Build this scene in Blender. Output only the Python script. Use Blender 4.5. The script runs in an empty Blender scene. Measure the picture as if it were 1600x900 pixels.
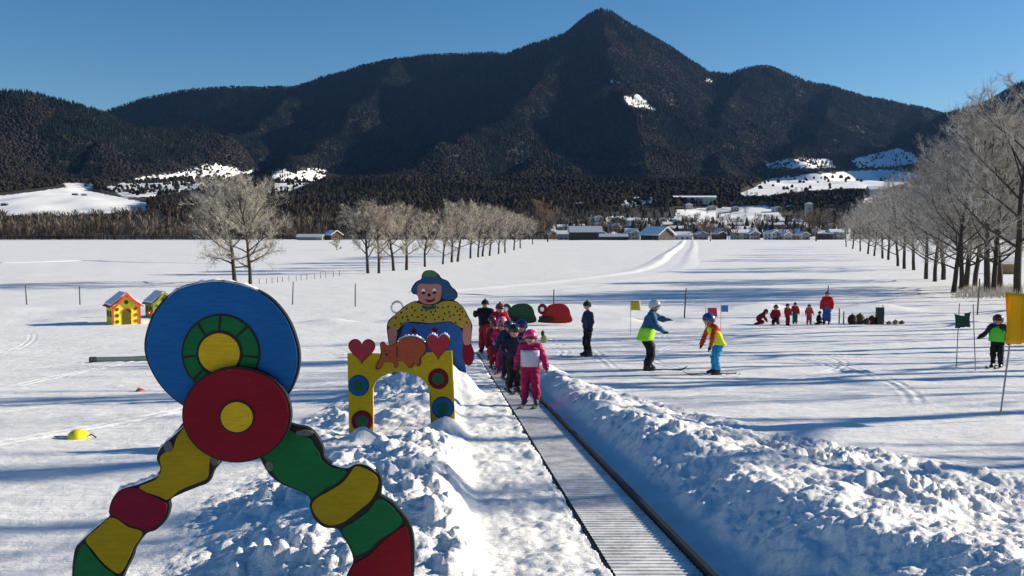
import bpy, bmesh, math, random
import numpy as np
from mathutils import Vector, Matrix
R = math.radians
random.seed(7); rng = np.random.default_rng(7)
S = bpy.context.scene
COL = S.collection

# ------------------------------------------------------------------ camera, sky, sun, exposure
F = 1386.0; PITCH = math.atan(88/F)
cam = bpy.data.cameras.new('camera'); camo = bpy.data.objects.new('camera', cam); COL.objects.link(camo)
cam.sensor_width = 36; cam.lens = 36*F/1600; cam.clip_start = .1; cam.clip_end = 20000
camo.location = (0, 0, 0); camo.rotation_euler = (math.pi/2-PITCH, 0, 0); S.camera = camo
SUN_EL, SUN_AZ = 20.0, 74.0          # azimuth clockwise from +Y
W = bpy.data.worlds.new('World'); S.world = W; W.use_nodes = True
wn = W.node_tree.nodes; sky = wn.new('ShaderNodeTexSky'); sky.sky_type = 'NISHITA'; sky.sun_disc = False
sky.sun_elevation = R(SUN_EL); sky.sun_rotation = R(SUN_AZ); sky.altitude = 700; sky.air_density = 1.0
sky.dust_density = 0.35; sky.ozone_density = 3.0
wn['Background'].inputs[1].default_value = 0.062
hs_n = wn.new('ShaderNodeHueSaturation'); hs_n.inputs['Saturation'].default_value = 1.28; hs_n.inputs['Value'].default_value = 1.0
W.node_tree.links.new(sky.outputs[0], hs_n.inputs['Color']); W.node_tree.links.new(hs_n.outputs[0], wn['Background'].inputs[0])
sl = bpy.data.lights.new('sun', 'SUN'); so = bpy.data.objects.new('sun', sl); COL.objects.link(so)
sl.energy = 5.0; sl.angle = R(.5); sl.color = (1, .88, .69)
sd = Vector((math.sin(R(SUN_AZ))*math.cos(R(SUN_EL)), math.cos(R(SUN_AZ))*math.cos(R(SUN_EL)), math.sin(R(SUN_EL))))
so.rotation_euler = sd.to_track_quat('Z', 'Y').to_euler(); so.location = (30, 10, 30)
S.view_settings.view_transform = 'Standard'; S.view_settings.look = 'None'; S.view_settings.exposure = 0.8
S.view_settings.gamma = 1
S.render.engine = 'CYCLES'; S.cycles.use_denoising = True
S.cycles.max_bounces = 6; S.cycles.diffuse_bounces = 3; S.cycles.glossy_bounces = 2; S.cycles.volume_bounces = 0
S.cycles.transparent_max_bounces = 8; S.cycles.caustics_reflective = False; S.cycles.caustics_refractive = False

# ------------------------------------------------------------------ materials
def nodes_of(m):
    m.use_nodes = True; return m.node_tree.nodes, m.node_tree.links
def mat(name, col, rough=.6, noise=.0, nscale=20., bump=0., bscale=40., metal=0., coat=0., spec=.25):
    m = bpy.data.materials.new(name); n, l = nodes_of(m); b = n['Principled BSDF']
    b.inputs['Base Color'].default_value = (*col, 1); b.inputs['Roughness'].default_value = rough
    b.inputs['Specular IOR Level'].default_value = spec if rough > .3 else .5; b.inputs['Metallic'].default_value = metal; b.inputs['Coat Weight'].default_value = coat
    tc = n.new('ShaderNodeTexCoord')
    if noise:
        t = n.new('ShaderNodeTexNoise'); t.inputs['Scale'].default_value = nscale; t.inputs['Detail'].default_value = 5
        l.new(tc.outputs['Object'], t.inputs['Vector'])
        x = n.new('ShaderNodeMix'); x.data_type = 'RGBA'
        x.inputs['A'].default_value = (*[c*(1-noise) for c in col], 1)
        x.inputs['B'].default_value = (*[min(1, c*(1+noise)+.01*noise) for c in col], 1)
        l.new(t.outputs['Fac'], x.inputs['Factor']); l.new(x.outputs['Result'], b.inputs['Base Color'])
    if bump:
        t = n.new('ShaderNodeTexNoise'); t.inputs['Scale'].default_value = bscale; t.inputs['Detail'].default_value = 4
        l.new(tc.outputs['Object'], t.inputs['Vector'])
        q = n.new('ShaderNodeBump'); q.inputs['Strength'].default_value = bump; q.inputs['Distance'].default_value = .02
        l.new(t.outputs['Fac'], q.inputs['Height']); l.new(q.outputs['Normal'], b.inputs['Normal'])
    return m

def snow_mat(name, groomed=False, col=(.86, .87, .88)):
    m = bpy.data.materials.new(name); n, l = nodes_of(m); b = n['Principled BSDF']
    b.inputs['Roughness'].default_value = .55
    tc = n.new('ShaderNodeTexCoord')
    t0 = n.new('ShaderNodeTexNoise'); t0.inputs['Scale'].default_value = .6; t0.inputs['Detail'].default_value = 8; t0.inputs['Roughness'].default_value = .65
    l.new(tc.outputs['Object'], t0.inputs['Vector'])
    cr = n.new('ShaderNodeValToRGB'); cr.color_ramp.elements[0].position = .3; cr.color_ramp.elements[1].position = .7
    cr.color_ramp.elements[0].color = (*[c*.93 for c in col], 1); cr.color_ramp.elements[1].color = (*col, 1)
    l.new(t0.outputs['Fac'], cr.inputs['Fac']); l.new(cr.outputs['Color'], b.inputs['Base Color'])
    prev = None
    specs = [(2.2, .08, .18), (18., .022, .5), (75., .008, .8)]
    for sc, dist, st in specs:
        t = n.new('ShaderNodeTexNoise'); t.inputs['Scale'].default_value = sc; t.inputs['Detail'].default_value = 5; t.inputs['Roughness'].default_value = .7
        l.new(tc.outputs['Object'], t.inputs['Vector'])
        q = n.new('ShaderNodeBump'); q.inputs['Strength'].default_value = st; q.inputs['Distance'].default_value = dist
        l.new(t.outputs['Fac'], q.inputs['Height'])
        if prev: l.new(prev.outputs['Normal'], q.inputs['Normal'])
        prev = q
    if groomed:   # long flat ski scrapes running across the slope
        mp = n.new('ShaderNodeMapping'); mp.inputs['Scale'].default_value = (.12, 2.6, 1); mp.inputs['Rotation'].default_value = (0, 0, R(4))
        l.new(tc.outputs['Object'], mp.inputs['Vector'])
        t = n.new('ShaderNodeTexNoise'); t.inputs['Scale'].default_value = 1.0; t.inputs['Detail'].default_value = 6; t.inputs['Roughness'].default_value = .7
        l.new(mp.outputs['Vector'], t.inputs['Vector'])
        q = n.new('ShaderNodeBump'); q.inputs['Strength'].default_value = .55; q.inputs['Distance'].default_value = .12
        l.new(t.outputs['Fac'], q.inputs['Height']); l.new(prev.outputs['Normal'], q.inputs['Normal']); prev = q
    l.new(prev.outputs['Normal'], b.inputs['Normal'])
    return m

def paint(name, col, sc=1.):
    m = mat(name, col, .62, .22, 3*sc, spec=.10); n, l = nodes_of(m); b = n['Principled BSDF']; src = b.inputs['Base Color'].links[0].from_socket
    tc = n.new('ShaderNodeTexCoord'); mp = n.new('ShaderNodeMapping'); mp.inputs['Scale'].default_value = (14*sc, 14*sc, 90*sc); mp.inputs['Rotation'].default_value = (0, R(25), 0); l.new(tc.outputs['Object'], mp.inputs['Vector'])
    t = n.new('ShaderNodeTexNoise'); t.inputs['Scale'].default_value = 1; t.inputs['Detail'].default_value = 6; l.new(mp.outputs[0], t.inputs['Vector'])     # brush strokes
    t2 = n.new('ShaderNodeTexNoise'); t2.inputs['Scale'].default_value = 38*sc; t2.inputs['Detail'].default_value = 9; t2.inputs['Roughness'].default_value = .75; l.new(tc.outputs['Object'], t2.inputs['Vector'])
    r1 = n.new('ShaderNodeMapRange'); r1.inputs['From Min'].default_value = .35; r1.inputs['From Max'].default_value = .65; r1.inputs['To Min'].default_value = .84; r1.inputs['To Max'].default_value = 1.02; l.new(t.outputs['Fac'], r1.inputs['Value'])
    mx = n.new('ShaderNodeMix'); mx.data_type = 'RGBA'; mx.blend_type = 'MULTIPLY'; mx.inputs['Factor'].default_value = 1; l.new(src, mx.inputs['A']); l.new(r1.outputs[0], mx.inputs['B'])
    r2 = n.new('ShaderNodeMapRange'); r2.inputs['From Min'].default_value = .655; r2.inputs['From Max'].default_value = .70; l.new(t2.outputs['Fac'], r2.inputs['Value'])
    m2 = n.new('ShaderNodeMix'); m2.data_type = 'RGBA'; l.new(r2.outputs[0], m2.inputs['Factor']); l.new(mx.outputs['Result'], m2.inputs['A']); m2.inputs['B'].default_value = (.16, .13, .10, 1); l.new(m2.outputs['Result'], b.inputs['Base Color'])
    q = n.new('ShaderNodeBump'); q.inputs['Strength'].default_value = .18; q.inputs['Distance'].default_value = .003; l.new(t.outputs['Fac'], q.inputs['Height']); l.new(q.outputs[0], b.inputs['Normal']); return m
M = {}
M['snow'] = snow_mat('snow', True)
M['snow_pile'] = snow_mat('snow_piled')
M['frost'] = mat('frost', (.8, .82, .85), .7)
M['black'] = mat('black_paint', (.008, .008, .010), .5)
M['blue'] = paint('blue_paint', (.009, .105, .31))
M['green'] = paint('green_paint', (.006, .125, .035))
M['red'] = paint('red_paint', (.20, .005, .014))
M['maroon'] = paint('maroon_paint', (.18, .006, .026))
M['yellow'] = paint('yellow_paint', (.34, .24, .006))
M['gold'] = paint('golden_paint', (.58, .38, .012))
M['heart'] = mat('heart_red_paint', (.40, .02, .035), .45, .2, 14)
M['orange'] = mat('orange_paint', (.42, .07, .02), .5, .35, 40)
M['skin_paint'] = mat('pink_skin_paint', (.46, .18, .14), .5, .1, 12)
M['ply'] = mat('plywood_edge', (.12, .08, .05), .8, .3, 30)
M['grey_metal'] = mat('grey_metal', (.22, .23, .25), .4, .1, 10, metal=.6)
M['rubber'] = mat('black_rubber', (.015, .016, .018), .6, .3, 20)
M['wood_post'] = mat('weathered_wood', (.10, .075, .055), .85, .35, 12, .5, 40)
M['pole_grey'] = mat('thin_pole', (.25, .25, .27), .5)

# ------------------------------------------------------------------ mesh helpers
def link(o, parent=None):
    COL.objects.link(o)
    if parent is not None: o.parent = parent
    return o
def tag(o, label=None, cat=None, group=None, kind=None):
    if label: o['label'] = label
    if cat: o['category'] = cat
    if group: o['group'] = group
    if kind: o['kind'] = kind
    return o
def empty(name, loc=(0, 0, 0), rz=0.):
    o = bpy.data.objects.new(name, None); o.empty_display_size = .2; o.location = loc; o.rotation_euler = (0, 0, rz); COL.objects.link(o); return o
def np_mesh(name, V, Fc, mats, smooth=False, midx=None):
    me = bpy.data.meshes.new(name); V = np.asarray(V, np.float32); Fc = np.asarray(Fc, np.int32); k = Fc.shape[1]
    me.vertices.add(len(V)); me.vertices.foreach_set('co', V.ravel())
    me.loops.add(Fc.size); me.loops.foreach_set('vertex_index', Fc.ravel())
    me.polygons.add(len(Fc)); me.polygons.foreach_set('loop_start', np.arange(0, Fc.size, k, dtype=np.int32))
    if midx is not None: me.polygons.foreach_set('material_index', np.asarray(midx, np.int32))
    me.polygons.foreach_set('use_smooth', np.full(len(Fc), smooth, bool))
    for m in (mats if isinstance(mats, (list, tuple)) else [mats]): me.materials.append(m)
    me.update(calc_edges=True); return me
def obj(name, me, parent=None, loc=None):
    o = bpy.data.objects.new(name, me); link(o, parent)
    if loc is not None: o.location = loc
    return o
def col_attr(me, C):
    a = me.color_attributes.new('Col', 'FLOAT_COLOR', 'POINT')
    C4 = np.ones((len(C), 4), np.float32); C4[:, :3] = C; a.data.foreach_set('color', C4.ravel())

class MB:      # collects simple solids into one mesh
    def __init__(s): s.v = []; s.f = []
    def add(s, v, f):
        k = len(s.v); s.v += [tuple(p) for p in v]; s.f += [tuple(i+k for i in q) for q in f]; return s
    def box(s, c, d, rz=0., taper=1., rx=0.):
        x, y, z = [q/2 for q in d]; vs = []
        mt = Matrix.Rotation(rz, 3, 'Z') @ Matrix.Rotation(rx, 3, 'X')
        for sz, t in ((-1, 1), (1, taper)):
            for sx, sy in ((-1, -1), (1, -1), (1, 1), (-1, 1)):
                vs.append(mt @ Vector((sx*x*t, sy*y*t, sz*z))+Vector(c))
        return s.add(vs, [(3, 2, 1, 0), (4, 5, 6, 7), (0, 1, 5, 4), (1, 2, 6, 5), (2, 3, 7, 6), (3, 0, 4, 7)])
    def tube(s, pts, r, n=8, caps=True):
        pts = [Vector(p) for p in pts]; rs = r if isinstance(r, (list, tuple)) else [r]*len(pts); vs = []; fs = []
        for i, p in enumerate(pts):
            d = (pts[min(i+1, len(pts)-1)]-pts[max(i-1, 0)]).normalized()
            a = d.cross(Vector((0, 0, 1)) if abs(d.z) < .9 else Vector((1, 0, 0))).normalized(); b = d.cross(a)
            for k in range(n): t = 2*math.pi*k/n; vs.append(p+(a*math.cos(t)+b*math.sin(t))*rs[i])
        for i in range(len(pts)-1):
            for k in range(n): j = (k+1) % n; fs.append((i*n+k, i*n+j, (i+1)*n+j, (i+1)*n+k))
        if caps: fs.append(tuple(range(n))[::-1]); fs.append(tuple((len(pts)-1)*n+k for k in range(n)))
        return s.add(vs, fs)
    def ball(s, c, r, n=12, m=8, zmin=-1., rot=None):
        r = (r, r, r) if isinstance(r, (int, float)) else r; vs = []; fs = []
        t0 = math.acos(max(-1, min(1, zmin)))
        for i in range(m+1):
            t = t0*i/m
            for k in range(n):
                a = 2*math.pi*k/n; p = Vector((math.sin(t)*math.cos(a)*r[0], math.sin(t)*math.sin(a)*r[1], math.cos(t)*r[2]))
                if rot is not None: p = rot @ p
                vs.append(p+Vector(c))
        for i in range(m):
            for k in range(n): j = (k+1) % n; fs.append((i*n+k, (i+1)*n+k, (i+1)*n+j, i*n+j))
        return s.add(vs, fs)
    def plate(s, pts, y0, y1):   # polygon in xz, extruded y0 (front, towards camera) .. y1
        pts = [Vector((p[0], p[1])) for p in pts]
        ar = sum(pts[i].x*pts[(i+1) % len(pts)].y-pts[(i+1) % len(pts)].x*pts[i].y for i in range(len(pts)))
        if ar < 0: pts = pts[::-1]
        from mathutils.geometry import tessellate_polygon
        tri = tessellate_polygon([[Vector((p.x, p.y, 0)) for p in pts]]); n = len(pts); fs = []
        for t in tri:
            a, b, c = t; cr = (pts[b]-pts[a]).cross(pts[c]-pts[a])
            if cr < 0: a, c = c, a
            fs.append((a, b, c)); fs.append((c+n, b+n, a+n))
        for i in range(n): j = (i+1) % n; fs.append((i, i+n, j+n, j))
        return s.add([(p.x, y0, p.y) for p in pts]+[(p.x, y1, p.y) for p in pts], fs)
    def mesh(s, name, mats, smooth=False):
        me = bpy.data.meshes.new(name); me.from_pydata([tuple(v) for v in s.v], [], s.f)
        for m in (mats if isinstance(mats, (list, tuple)) else [mats]): me.materials.append(m)
        if smooth: me.polygons.foreach_set('use_smooth', [True]*len(me.polygons))
        me.update(); return me
    def build(s, name, mats, parent=None, smooth=False, loc=None): return obj(name, s.mesh(name, mats, smooth), parent, loc)

# ------------------------------------------------------------------ noise
def h2(ix, iy, k=0):
    n = (ix.astype(np.int64)*374761393+iy.astype(np.int64)*668265263+k*974634777) & 0xffffffff
    n = ((n ^ (n >> 13))*1274126177) & 0xffffffff; n = (n ^ (n >> 16)) & 0xffffffff
    return n.astype(np.float64)/4294967295.
def vnoise(x, y, k=0):
    ix = np.floor(x); iy = np.floor(y); fx = x-ix; fy = y-iy; fx = fx*fx*fx*(fx*(fx*6-15)+10); fy = fy*fy*fy*(fy*(fy*6-15)+10)
    a = h2(ix, iy, k); b = h2(ix+1, iy, k); c = h2(ix, iy+1, k); d = h2(ix+1, iy+1, k)
    return (a*(1-fx)+b*fx)*(1-fy)+(c*(1-fx)+d*fx)*fy-.5
def fbm(x, y, o=4, k=0, g=.5):
    s = 0; a = 1.
    for i in range(o): s = s+a*vnoise(x, y, k+i); x = x*2.03+11.3; y = y*2.03+5.7; a *= g
    return s
def domes(x, y, s, k, ex=.42):
    ix = np.floor(x/s); iy = np.floor(y/s); out = np.zeros_like(x)
    for dx in (-1, 0, 1):
        for dy in (-1, 0, 1):
            cx = ix+dx; cy = iy+dy; px = (cx+h2(cx, cy, k))*s; py = (cy+h2(cx, cy, k+1))*s
            rr = s*(.28+.55*h2(cx, cy, k+2)); am = .25+.75*h2(cx, cy, k+3); e = .7+.6*h2(cx, cy, k+4)
            q = 1-(((x-px)*e)**2+((y-py)/e)**2)/rr**2
            out = np.maximum(out, am*np.clip(q, 0, 1)**ex*rr/s)
    return out
def sstep(x, a, b):
    t = np.clip((x-a)/(b-a), 0, 1); return t*t*(3-2*t)

# ------------------------------------------------------------------ ground
_gy = np.arange(-80, 900, .5)
_gz = np.interp(_gy, [-80, -10, 0, 5, 14, 22, 30, 46, 70, 100, 140, 900], [5.2, -.8, -1.65, -2.07, -2.78, -3.47, -4.0, -4.85, -5.55, -5.9, -6.05, -6.05])
for _ in range(2):
    _k = np.ones(13)/13; _p = np.pad(_gz, 6, mode='edge'); _gz = np.convolve(_p, _k, 'valid')
def gz(y): return np.interp(y, _gy, _gz)
def belt_x(y): return 1.243-.0736*y
def soft_z(x, y):      # slope plus banks, without the lumps
    x = np.asarray(x, float); y = np.asarray(y, float); r = x-belt_x(y)
    z = gz(y)
    fade = 1-sstep(y, 23, 31)
    Wd = np.interp(y, [-5, 5, 7.3, 10.5, 16, 24], [5.2, 5.0, 3.8, 2.7, 1.7, 1.2])
    crest = np.interp(y, [4, 6, 8, 14], [1.55, 1.4, 1.15, .95])+.25*vnoise(y*.9, y*0, 5)
    hr = np.interp(y, [0, 4, 6, 9, 14, 22], [.42, .39, .32, .25, .23, .20])*(1+.55*vnoise(x*.7, y*.8, 9))
    right = sstep(r, .36, crest)*(1-sstep(r, crest*.9, Wd))*hr+.0*r
    z = z+fade*(.058+.035*vnoise(x*4, y*2.2, 15)+.02*vnoise(x*9, y*7, 16))*sstep(-r, .262, .285)*(1-sstep(-r, 1.6, 2.6))
    left = sstep(-r, .98, 1.35)*(1-sstep(-r, 1.35, 3.3))*.22*(1+.6*vnoise(x*.8, y*.7, 19))
    left = left*(1-.5*sstep(y, 14, 20))*(.25+.75*sstep(y, 4.8, 6.2))
    left = left*(1-.95*np.exp(-((y-10.0)/1.2)**2-((x+1.55)/1.1)**2))
    z = z+fade*(right+left)
    z = z+.42*np.exp(-((y-15.3)/.7)**2-((x+1.2)/1.1)**2)*sstep(-r, .55, .95)+.17*np.exp(-((y-10.2)/.22)**2-((x+1.74)/.17)**2)+.16*np.exp(-((y-10.3)/.3)**2-((x+.80)/.25)**2)
    z = z+.05*fbm(x*.35, y*.35, 3, 31)*sstep(np.abs(r), 1.2, 2.5)
    # ploughed snow ridge at the foot of the slope, and soft waves on the plain
    ridge = np.exp(-((y-57-2.5*np.sin(x*.07)-3*vnoise(x*.05, x*0, 41))/2.2)**2)*(.28+.5*vnoise(x*.25, y*.1, 42))
    z = z+np.clip(ridge, 0, 1)
    ridge2 = np.exp(-((y-48-2*vnoise(x*.1, x*0, 43))/1.1)**2)*(.12+.4*vnoise(x*.5, y*.2, 44))
    z = z+np.clip(ridge2, 0, 1)
    z = z+.22*fbm(x*.03, y*.03, 3, 51)*sstep(y, 55, 120)
    return z
def lump_mask(x, y):
    r = x-belt_x(y); fade = 1-sstep(y, 22, 30)
    Wd = np.interp(y, [-5, 5, 7.3, 10.5, 16, 24], [7.5, 6.6, 5.2, 3.4, 2.2, 1.4])
    a = sstep(r, .40, .75)*(1-sstep(r, Wd*.7, Wd))
    b = sstep(-r, .92, 1.25)*(1-sstep(-r, 2.6, 3.5))*(1-.4*sstep(y, 14, 22))
    b = b*(1-.6*np.exp(-((y-9.9)/.9)**2-((x+1.5)/.9)**2))
    return (a+.9*b)*fade
def full_z(x, y):
    z = soft_z(x, y); m = lump_mask(x, y); z = z.copy()
    i = np.nonzero(m > .01)[0]; xs = x[i]; ys = y[i]; mm = m[i]
    wx = xs+.10*vnoise(xs*4, ys*4, 61); wy = ys+.10*vnoise(xs*4, ys*4, 62)
    cl_ = sstep(vnoise(xs*1.3, ys*1.3, 68)+.5*vnoise(xs*3.7, ys*3.7, 69), -.18, .22)
    d = .13*domes(wx, wy, .75, 70, .9)+.12*domes(wx, wy, .30, 80, .7)+(.25+.75*cl_)*(.12*domes(wx, wy, .19, 85, .45)+.17*domes(wx, wy, .11, 90, .45)+.12*domes(wx, wy, .055, 95, .5))
    patch = np.clip(.65+1.3*vnoise(xs*.9, ys*.9, 66), .15, 1.3)
    z[i] += mm*(1-.5*(ys < 4.9)*(xs < 0))*(d*.60*patch+.075*fbm(xs*3.2, ys*3.2, 6, 63, .62))
    # ski tracks left on the groomed slope
    tk = np.nonzero((y > 4) & (y < 52) & (np.abs(x) < 34) & ((x-belt_x(y) > 2.2) | (x-belt_x(y) < -3.6)))[0]; xt = x[tk]; yt = y[tk]; dz = np.zeros(len(tk)); g_ = np.random.default_rng(5)
    for q in range(34):
        x0 = g_.uniform(-16, 22); f = g_.uniform(.12, .4); a = g_.uniform(.3, 2.2); ph = g_.uniform(0, 6.28); sl_ = g_.uniform(-.5, .5); y0 = g_.uniform(4, 26); y1 = y0+g_.uniform(8, 26)
        c = x0+sl_*(yt-12)+a*np.sin(yt*f+ph); on = sstep(yt, y0, y0+1)*(1-sstep(yt, y1-1, y1))
        for o_ in (-.11, .11): dd = xt-c-o_; dz += on*(-.026*np.exp(-(dd/.05)**2)+.010*np.exp(-((np.abs(dd)-.10)/.035)**2))
    for q in range(26):
        y0 = g_.uniform(6, 46); sl_ = g_.uniform(-.22, .22); a = g_.uniform(.1, .5); xa = g_.uniform(-18, 18); xb = xa+g_.uniform(5, 16); c = y0+sl_*(xt-xa)+a*np.sin(xt*.35+y0)
        on = sstep(xt, xa, xa+1)*(1-sstep(xt, xb-1, xb)); w_ = .06+.004*y0
        for o_ in (-.14, .14): dd = yt-c-o_; dz += on*(-.028*np.exp(-(dd/w_)**2)+.012*np.exp(-((np.abs(dd)-2*w_)/w_)**2))
    z[tk] += dz*.42
    # trodden small relief on the groomed part and on the strip beside the belt
    r = x-belt_x(y); g = (1-np.clip(m*2, 0, 1))*(np.abs(r) > .36)
    q = np.nonzero((r < -.33) & (r > -1.25) & (y < 26) & (y > 2))[0]; z[q] += .02*domes(x[q], y[q], .06, 97, .7)+.02*domes(x[q], y[q], .2, 98, 1.)+.012*fbm(x[q]*9, y[q]*9, 3, 99)
    near = (y < 60) & (y > 2)
    j = np.nonzero(near & (g > .05))[0]
    z[j] += g[j]*(.012*fbm(x[j]*3.1, y[j]*5.1, 4, 64, .65)+.012*np.clip(fbm(x[j]*.8, y[j]*7.5, 3, 65), -.3, .6))
    return z
def zat(x, y): return float(soft_z(np.array([x]), np.array([y]))[0])

# picture ray helper: where does the sight line through a photo pixel meet the snow
_c, _s = math.cos(PITCH), math.sin(PITCH)
def ray(px, py):
    cx = (px-800)/F; cy = (450-py)/F; return Vector((cx, _c+cy*_s, -_s+cy*_c))
def ground_hit(px, py, flat=False):
    d = ray(px, py); t = 3.; f = (lambda t: d.z*t <= float(gz(d.y*t))) if flat else (lambda t: d.z*t <= zat(d.x*t, d.y*t))
    while t < 900 and not f(t): t *= 1.03
    if t >= 900: return Vector((d.x*640, d.y*640, -6.05))
    lo, hi = t/1.03, t
    for _ in range(12):
        m = (lo+hi)/2
        if f(m): hi = m
        else: lo = m
    return Vector((d.x*hi, d.y*hi, zat(d.x*hi, d.y*hi)))
def at(px, py, y):          # point at depth y on the sight line
    d = ray(px, py); return d*(y/d.y)
def project(P):
    x, y, z = P[:, 0], P[:, 1], P[:, 2]
    dep = y*_c-z*_s; up = y*_s+z*_c
    return 800+F*x/dep, 450-F*up/dep

def build_ground():
    ys = [-78, -60, -40, -25, -15, -10, -6, -3, -1, 0, 1, 1.8, 2.4]
    y = 2.8
    while y < 60: ys.append(y); y *= 1.0042
    while y < 150: ys.append(y); y *= 1.008
    while y < 720: ys.append(y); y *= 1.02
    ys = np.array(ys); nin = 860; u = np.linspace(-1, 1, nin)
    ext = np.geomspace(.02, 1, 26)
    cols = []
    w = .72*np.clip(ys+2, 4.5, None)
    XX = np.zeros((len(ys), nin+52))
    for i, wy in enumerate(w):
        inner = u*wy; e = wy+(5200-wy)*ext**2.2
        XX[i] = np.concatenate([-e[::-1], inner, e])
    YY = np.repeat(ys[:, None], XX.shape[1], 1)
    x = XX.ravel(); y = YY.ravel(); z = full_z(x, y)
    nr, nc = XX.shape; i = np.arange(nr*nc).reshape(nr, nc)
    Fq = np.stack([i[:-1, :-1], i[:-1, 1:], i[1:, 1:], i[1:, :-1]], -1).reshape(-1, 4)
    me = np_mesh('snow_ground', np.stack([x, y, z], 1), Fq, M['snow'], True)
    tag(obj('snow_ground', me), kind='structure')
build_ground()

# ------------------------------------------------------------------ valley sides and mountains
def seg_h(x, y, pts, k):
    out = np.full_like(x, -1e9)
    for a, b in zip(pts[:-1], pts[1:]):
        ax, ay, az = a; bx, by, bz = b; L = (bx-ax)**2+(by-ay)**2
        t = np.clip(((x-ax)*(bx-ax)+(y-ay)*(by-ay))/L, 0, 1)
        d = np.hypot(x-(ax+t*(bx-ax)), y-(ay+t*(by-ay)))
        out = np.maximum(out, az+t*(bz-az)-k*d-.00006*0*d)
    return out
def P3(px, py, d, drop=13.):
    p = at(px, py, d); return (p.x, p.y, p.z-drop)
SKY = [(-700, 160, 2900), (-300, 120, 2900), (-60, 135, 3000), (0, 138, 3000), (40, 139, 3020), (80, 149, 3050), (120, 159, 3100), (162, 171, 3200)]
SKY2 = [(60, 215, 5050), (162, 172, 5100), (185, 163, 5150), (230, 149, 5200), (300, 136, 5200), (350, 133, 5200), (400, 134, 5200), (460, 133, 5150),
        (500, 119, 5150), (560, 101, 5150), (620, 89, 5100), (660, 83, 5100), (720, 81, 5100), (770, 79, 5050), (790, 81, 5050), (830, 66, 5000), (870, 53, 4950),
        (905, 38, 4950), (920, 19, 4950), (938, 11, 4950), (955, 14, 4950), (980, 32, 4950), (1010, 48, 5000), (1045, 68, 5050), (1080, 92, 5100),
        (1108, 110, 5150), (1140, 112, 5200), (1170, 101, 5200), (1200, 100, 5200), (1230, 111, 5250), (1260, 124, 5250), (1300, 132, 5300),
        (1350, 147, 5350), (1400, 157, 5350), (1440, 165, 5400), (1475, 175, 5450), (1520, 185, 5650), (1620, 200, 5650)]
SKY3 = [(1440, 195, 4200), (1478, 174, 4200), (1500, 168, 4150), (1540, 158, 4100), (1580, 135, 4000), (1600, 124, 4000), (1700, 105, 3900), (1900, 160, 3800)]
SPURS = [([(905, 40, 4950), (850, 118, 4050), (765, 190, 3400), (650, 250, 2850), (545, 292, 2350)], .66),
         ([(940, 20, 4960), (965, 110, 4000), (1000, 200, 3300), (1010, 270, 2550)], .62),
         ([(1175, 103, 5150), (1135, 160, 4300), (1110, 215, 3700), (1130, 262, 2950)], .66),
         ([(1300, 134, 5230), (1290, 190, 4200), (1240, 235, 3400)], .62),
         ([(1440, 168, 5330), (1460, 215, 4200), (1440, 250, 3300)], .55),
         ([(620, 92, 5050), (560, 150, 4200), (490, 205, 3550), (430, 258, 2900)], .66),
         ([(480, 126, 5150), (430, 165, 4350), (350, 205, 3800), (270, 245, 3200)], .66),
         ([(300, 185, 3500), (262, 196, 3350), (195, 199, 3050), (110, 240, 2600)], .66),
         ([(860, 235, 2700), (780, 285, 2200)], .5)]
def ramp(x, y):
    b = np.interp(y, [600, 690, 900, 1200, 1500, 1800, 2200, 2800, 4000, 7000], [-11, -7.2, 5, 24, 58, 98, 118, 135, 160, 170])
    return b+(.02*np.clip(y-700, 0, 600)+4)*fbm(x/240., y/240., 4, 101)*sstep(y, 700, 1000)
def mtn_z(x, y):
    base = ramp(x, y)
    main = seg_h(x, y, [P3(*p) for p in SKY2], .86)
    main = np.maximum(main, seg_h(x, y, [P3(*p) for p in SKY], .55))
    main = np.maximum(main, seg_h(x, y, [P3(*p) for p in SKY3], .6))
    for pts, k in SPURS: main = np.maximum(main, seg_h(x+30*vnoise(x/160, y/160, 131), y, [P3(*p) for p in pts], k))
    hh = np.maximum(base, main)
    n = 40*fbm(x/330., y/330., 4, 111)-120*np.abs(fbm(x/430.+3, y/430., 3, 121))
    near_ridge = sstep(seg_d(x, y), 40, 420)
    return hh+n*near_ridge*sstep(hh-base, 0, 120)
def seg_d(x, y):
    d = np.full_like(x, 1e9)
    for line in (SKY, SKY2, SKY3):
        pts = [P3(*p) for p in line]
        for a, b in zip(pts[:-1], pts[1:]):
            L = (b[0]-a[0])**2+(b[1]-a[1])**2; t = np.clip(((x-a[0])*(b[0]-a[0])+(y-a[1])*(b[1]-a[1]))/L, 0, 1)
            d = np.minimum(d, np.hypot(x-(a[0]+t*(b[0]-a[0])), y-(a[1]+t*(b[1]-a[1]))))
    return d
def inpoly(px, py, poly):
    c = np.zeros(len(px), bool); n = len(poly)
    for i in range(n):
        x1, y1 = poly[i]; x2, y2 = poly[i-1]
        m = ((y1 > py) != (y2 > py)); xx = (x2-x1)*(py-y1)/((y2-y1) if y2 != y1 else 1e-9)+x1
        c ^= m & (px < xx)
    return c
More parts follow.
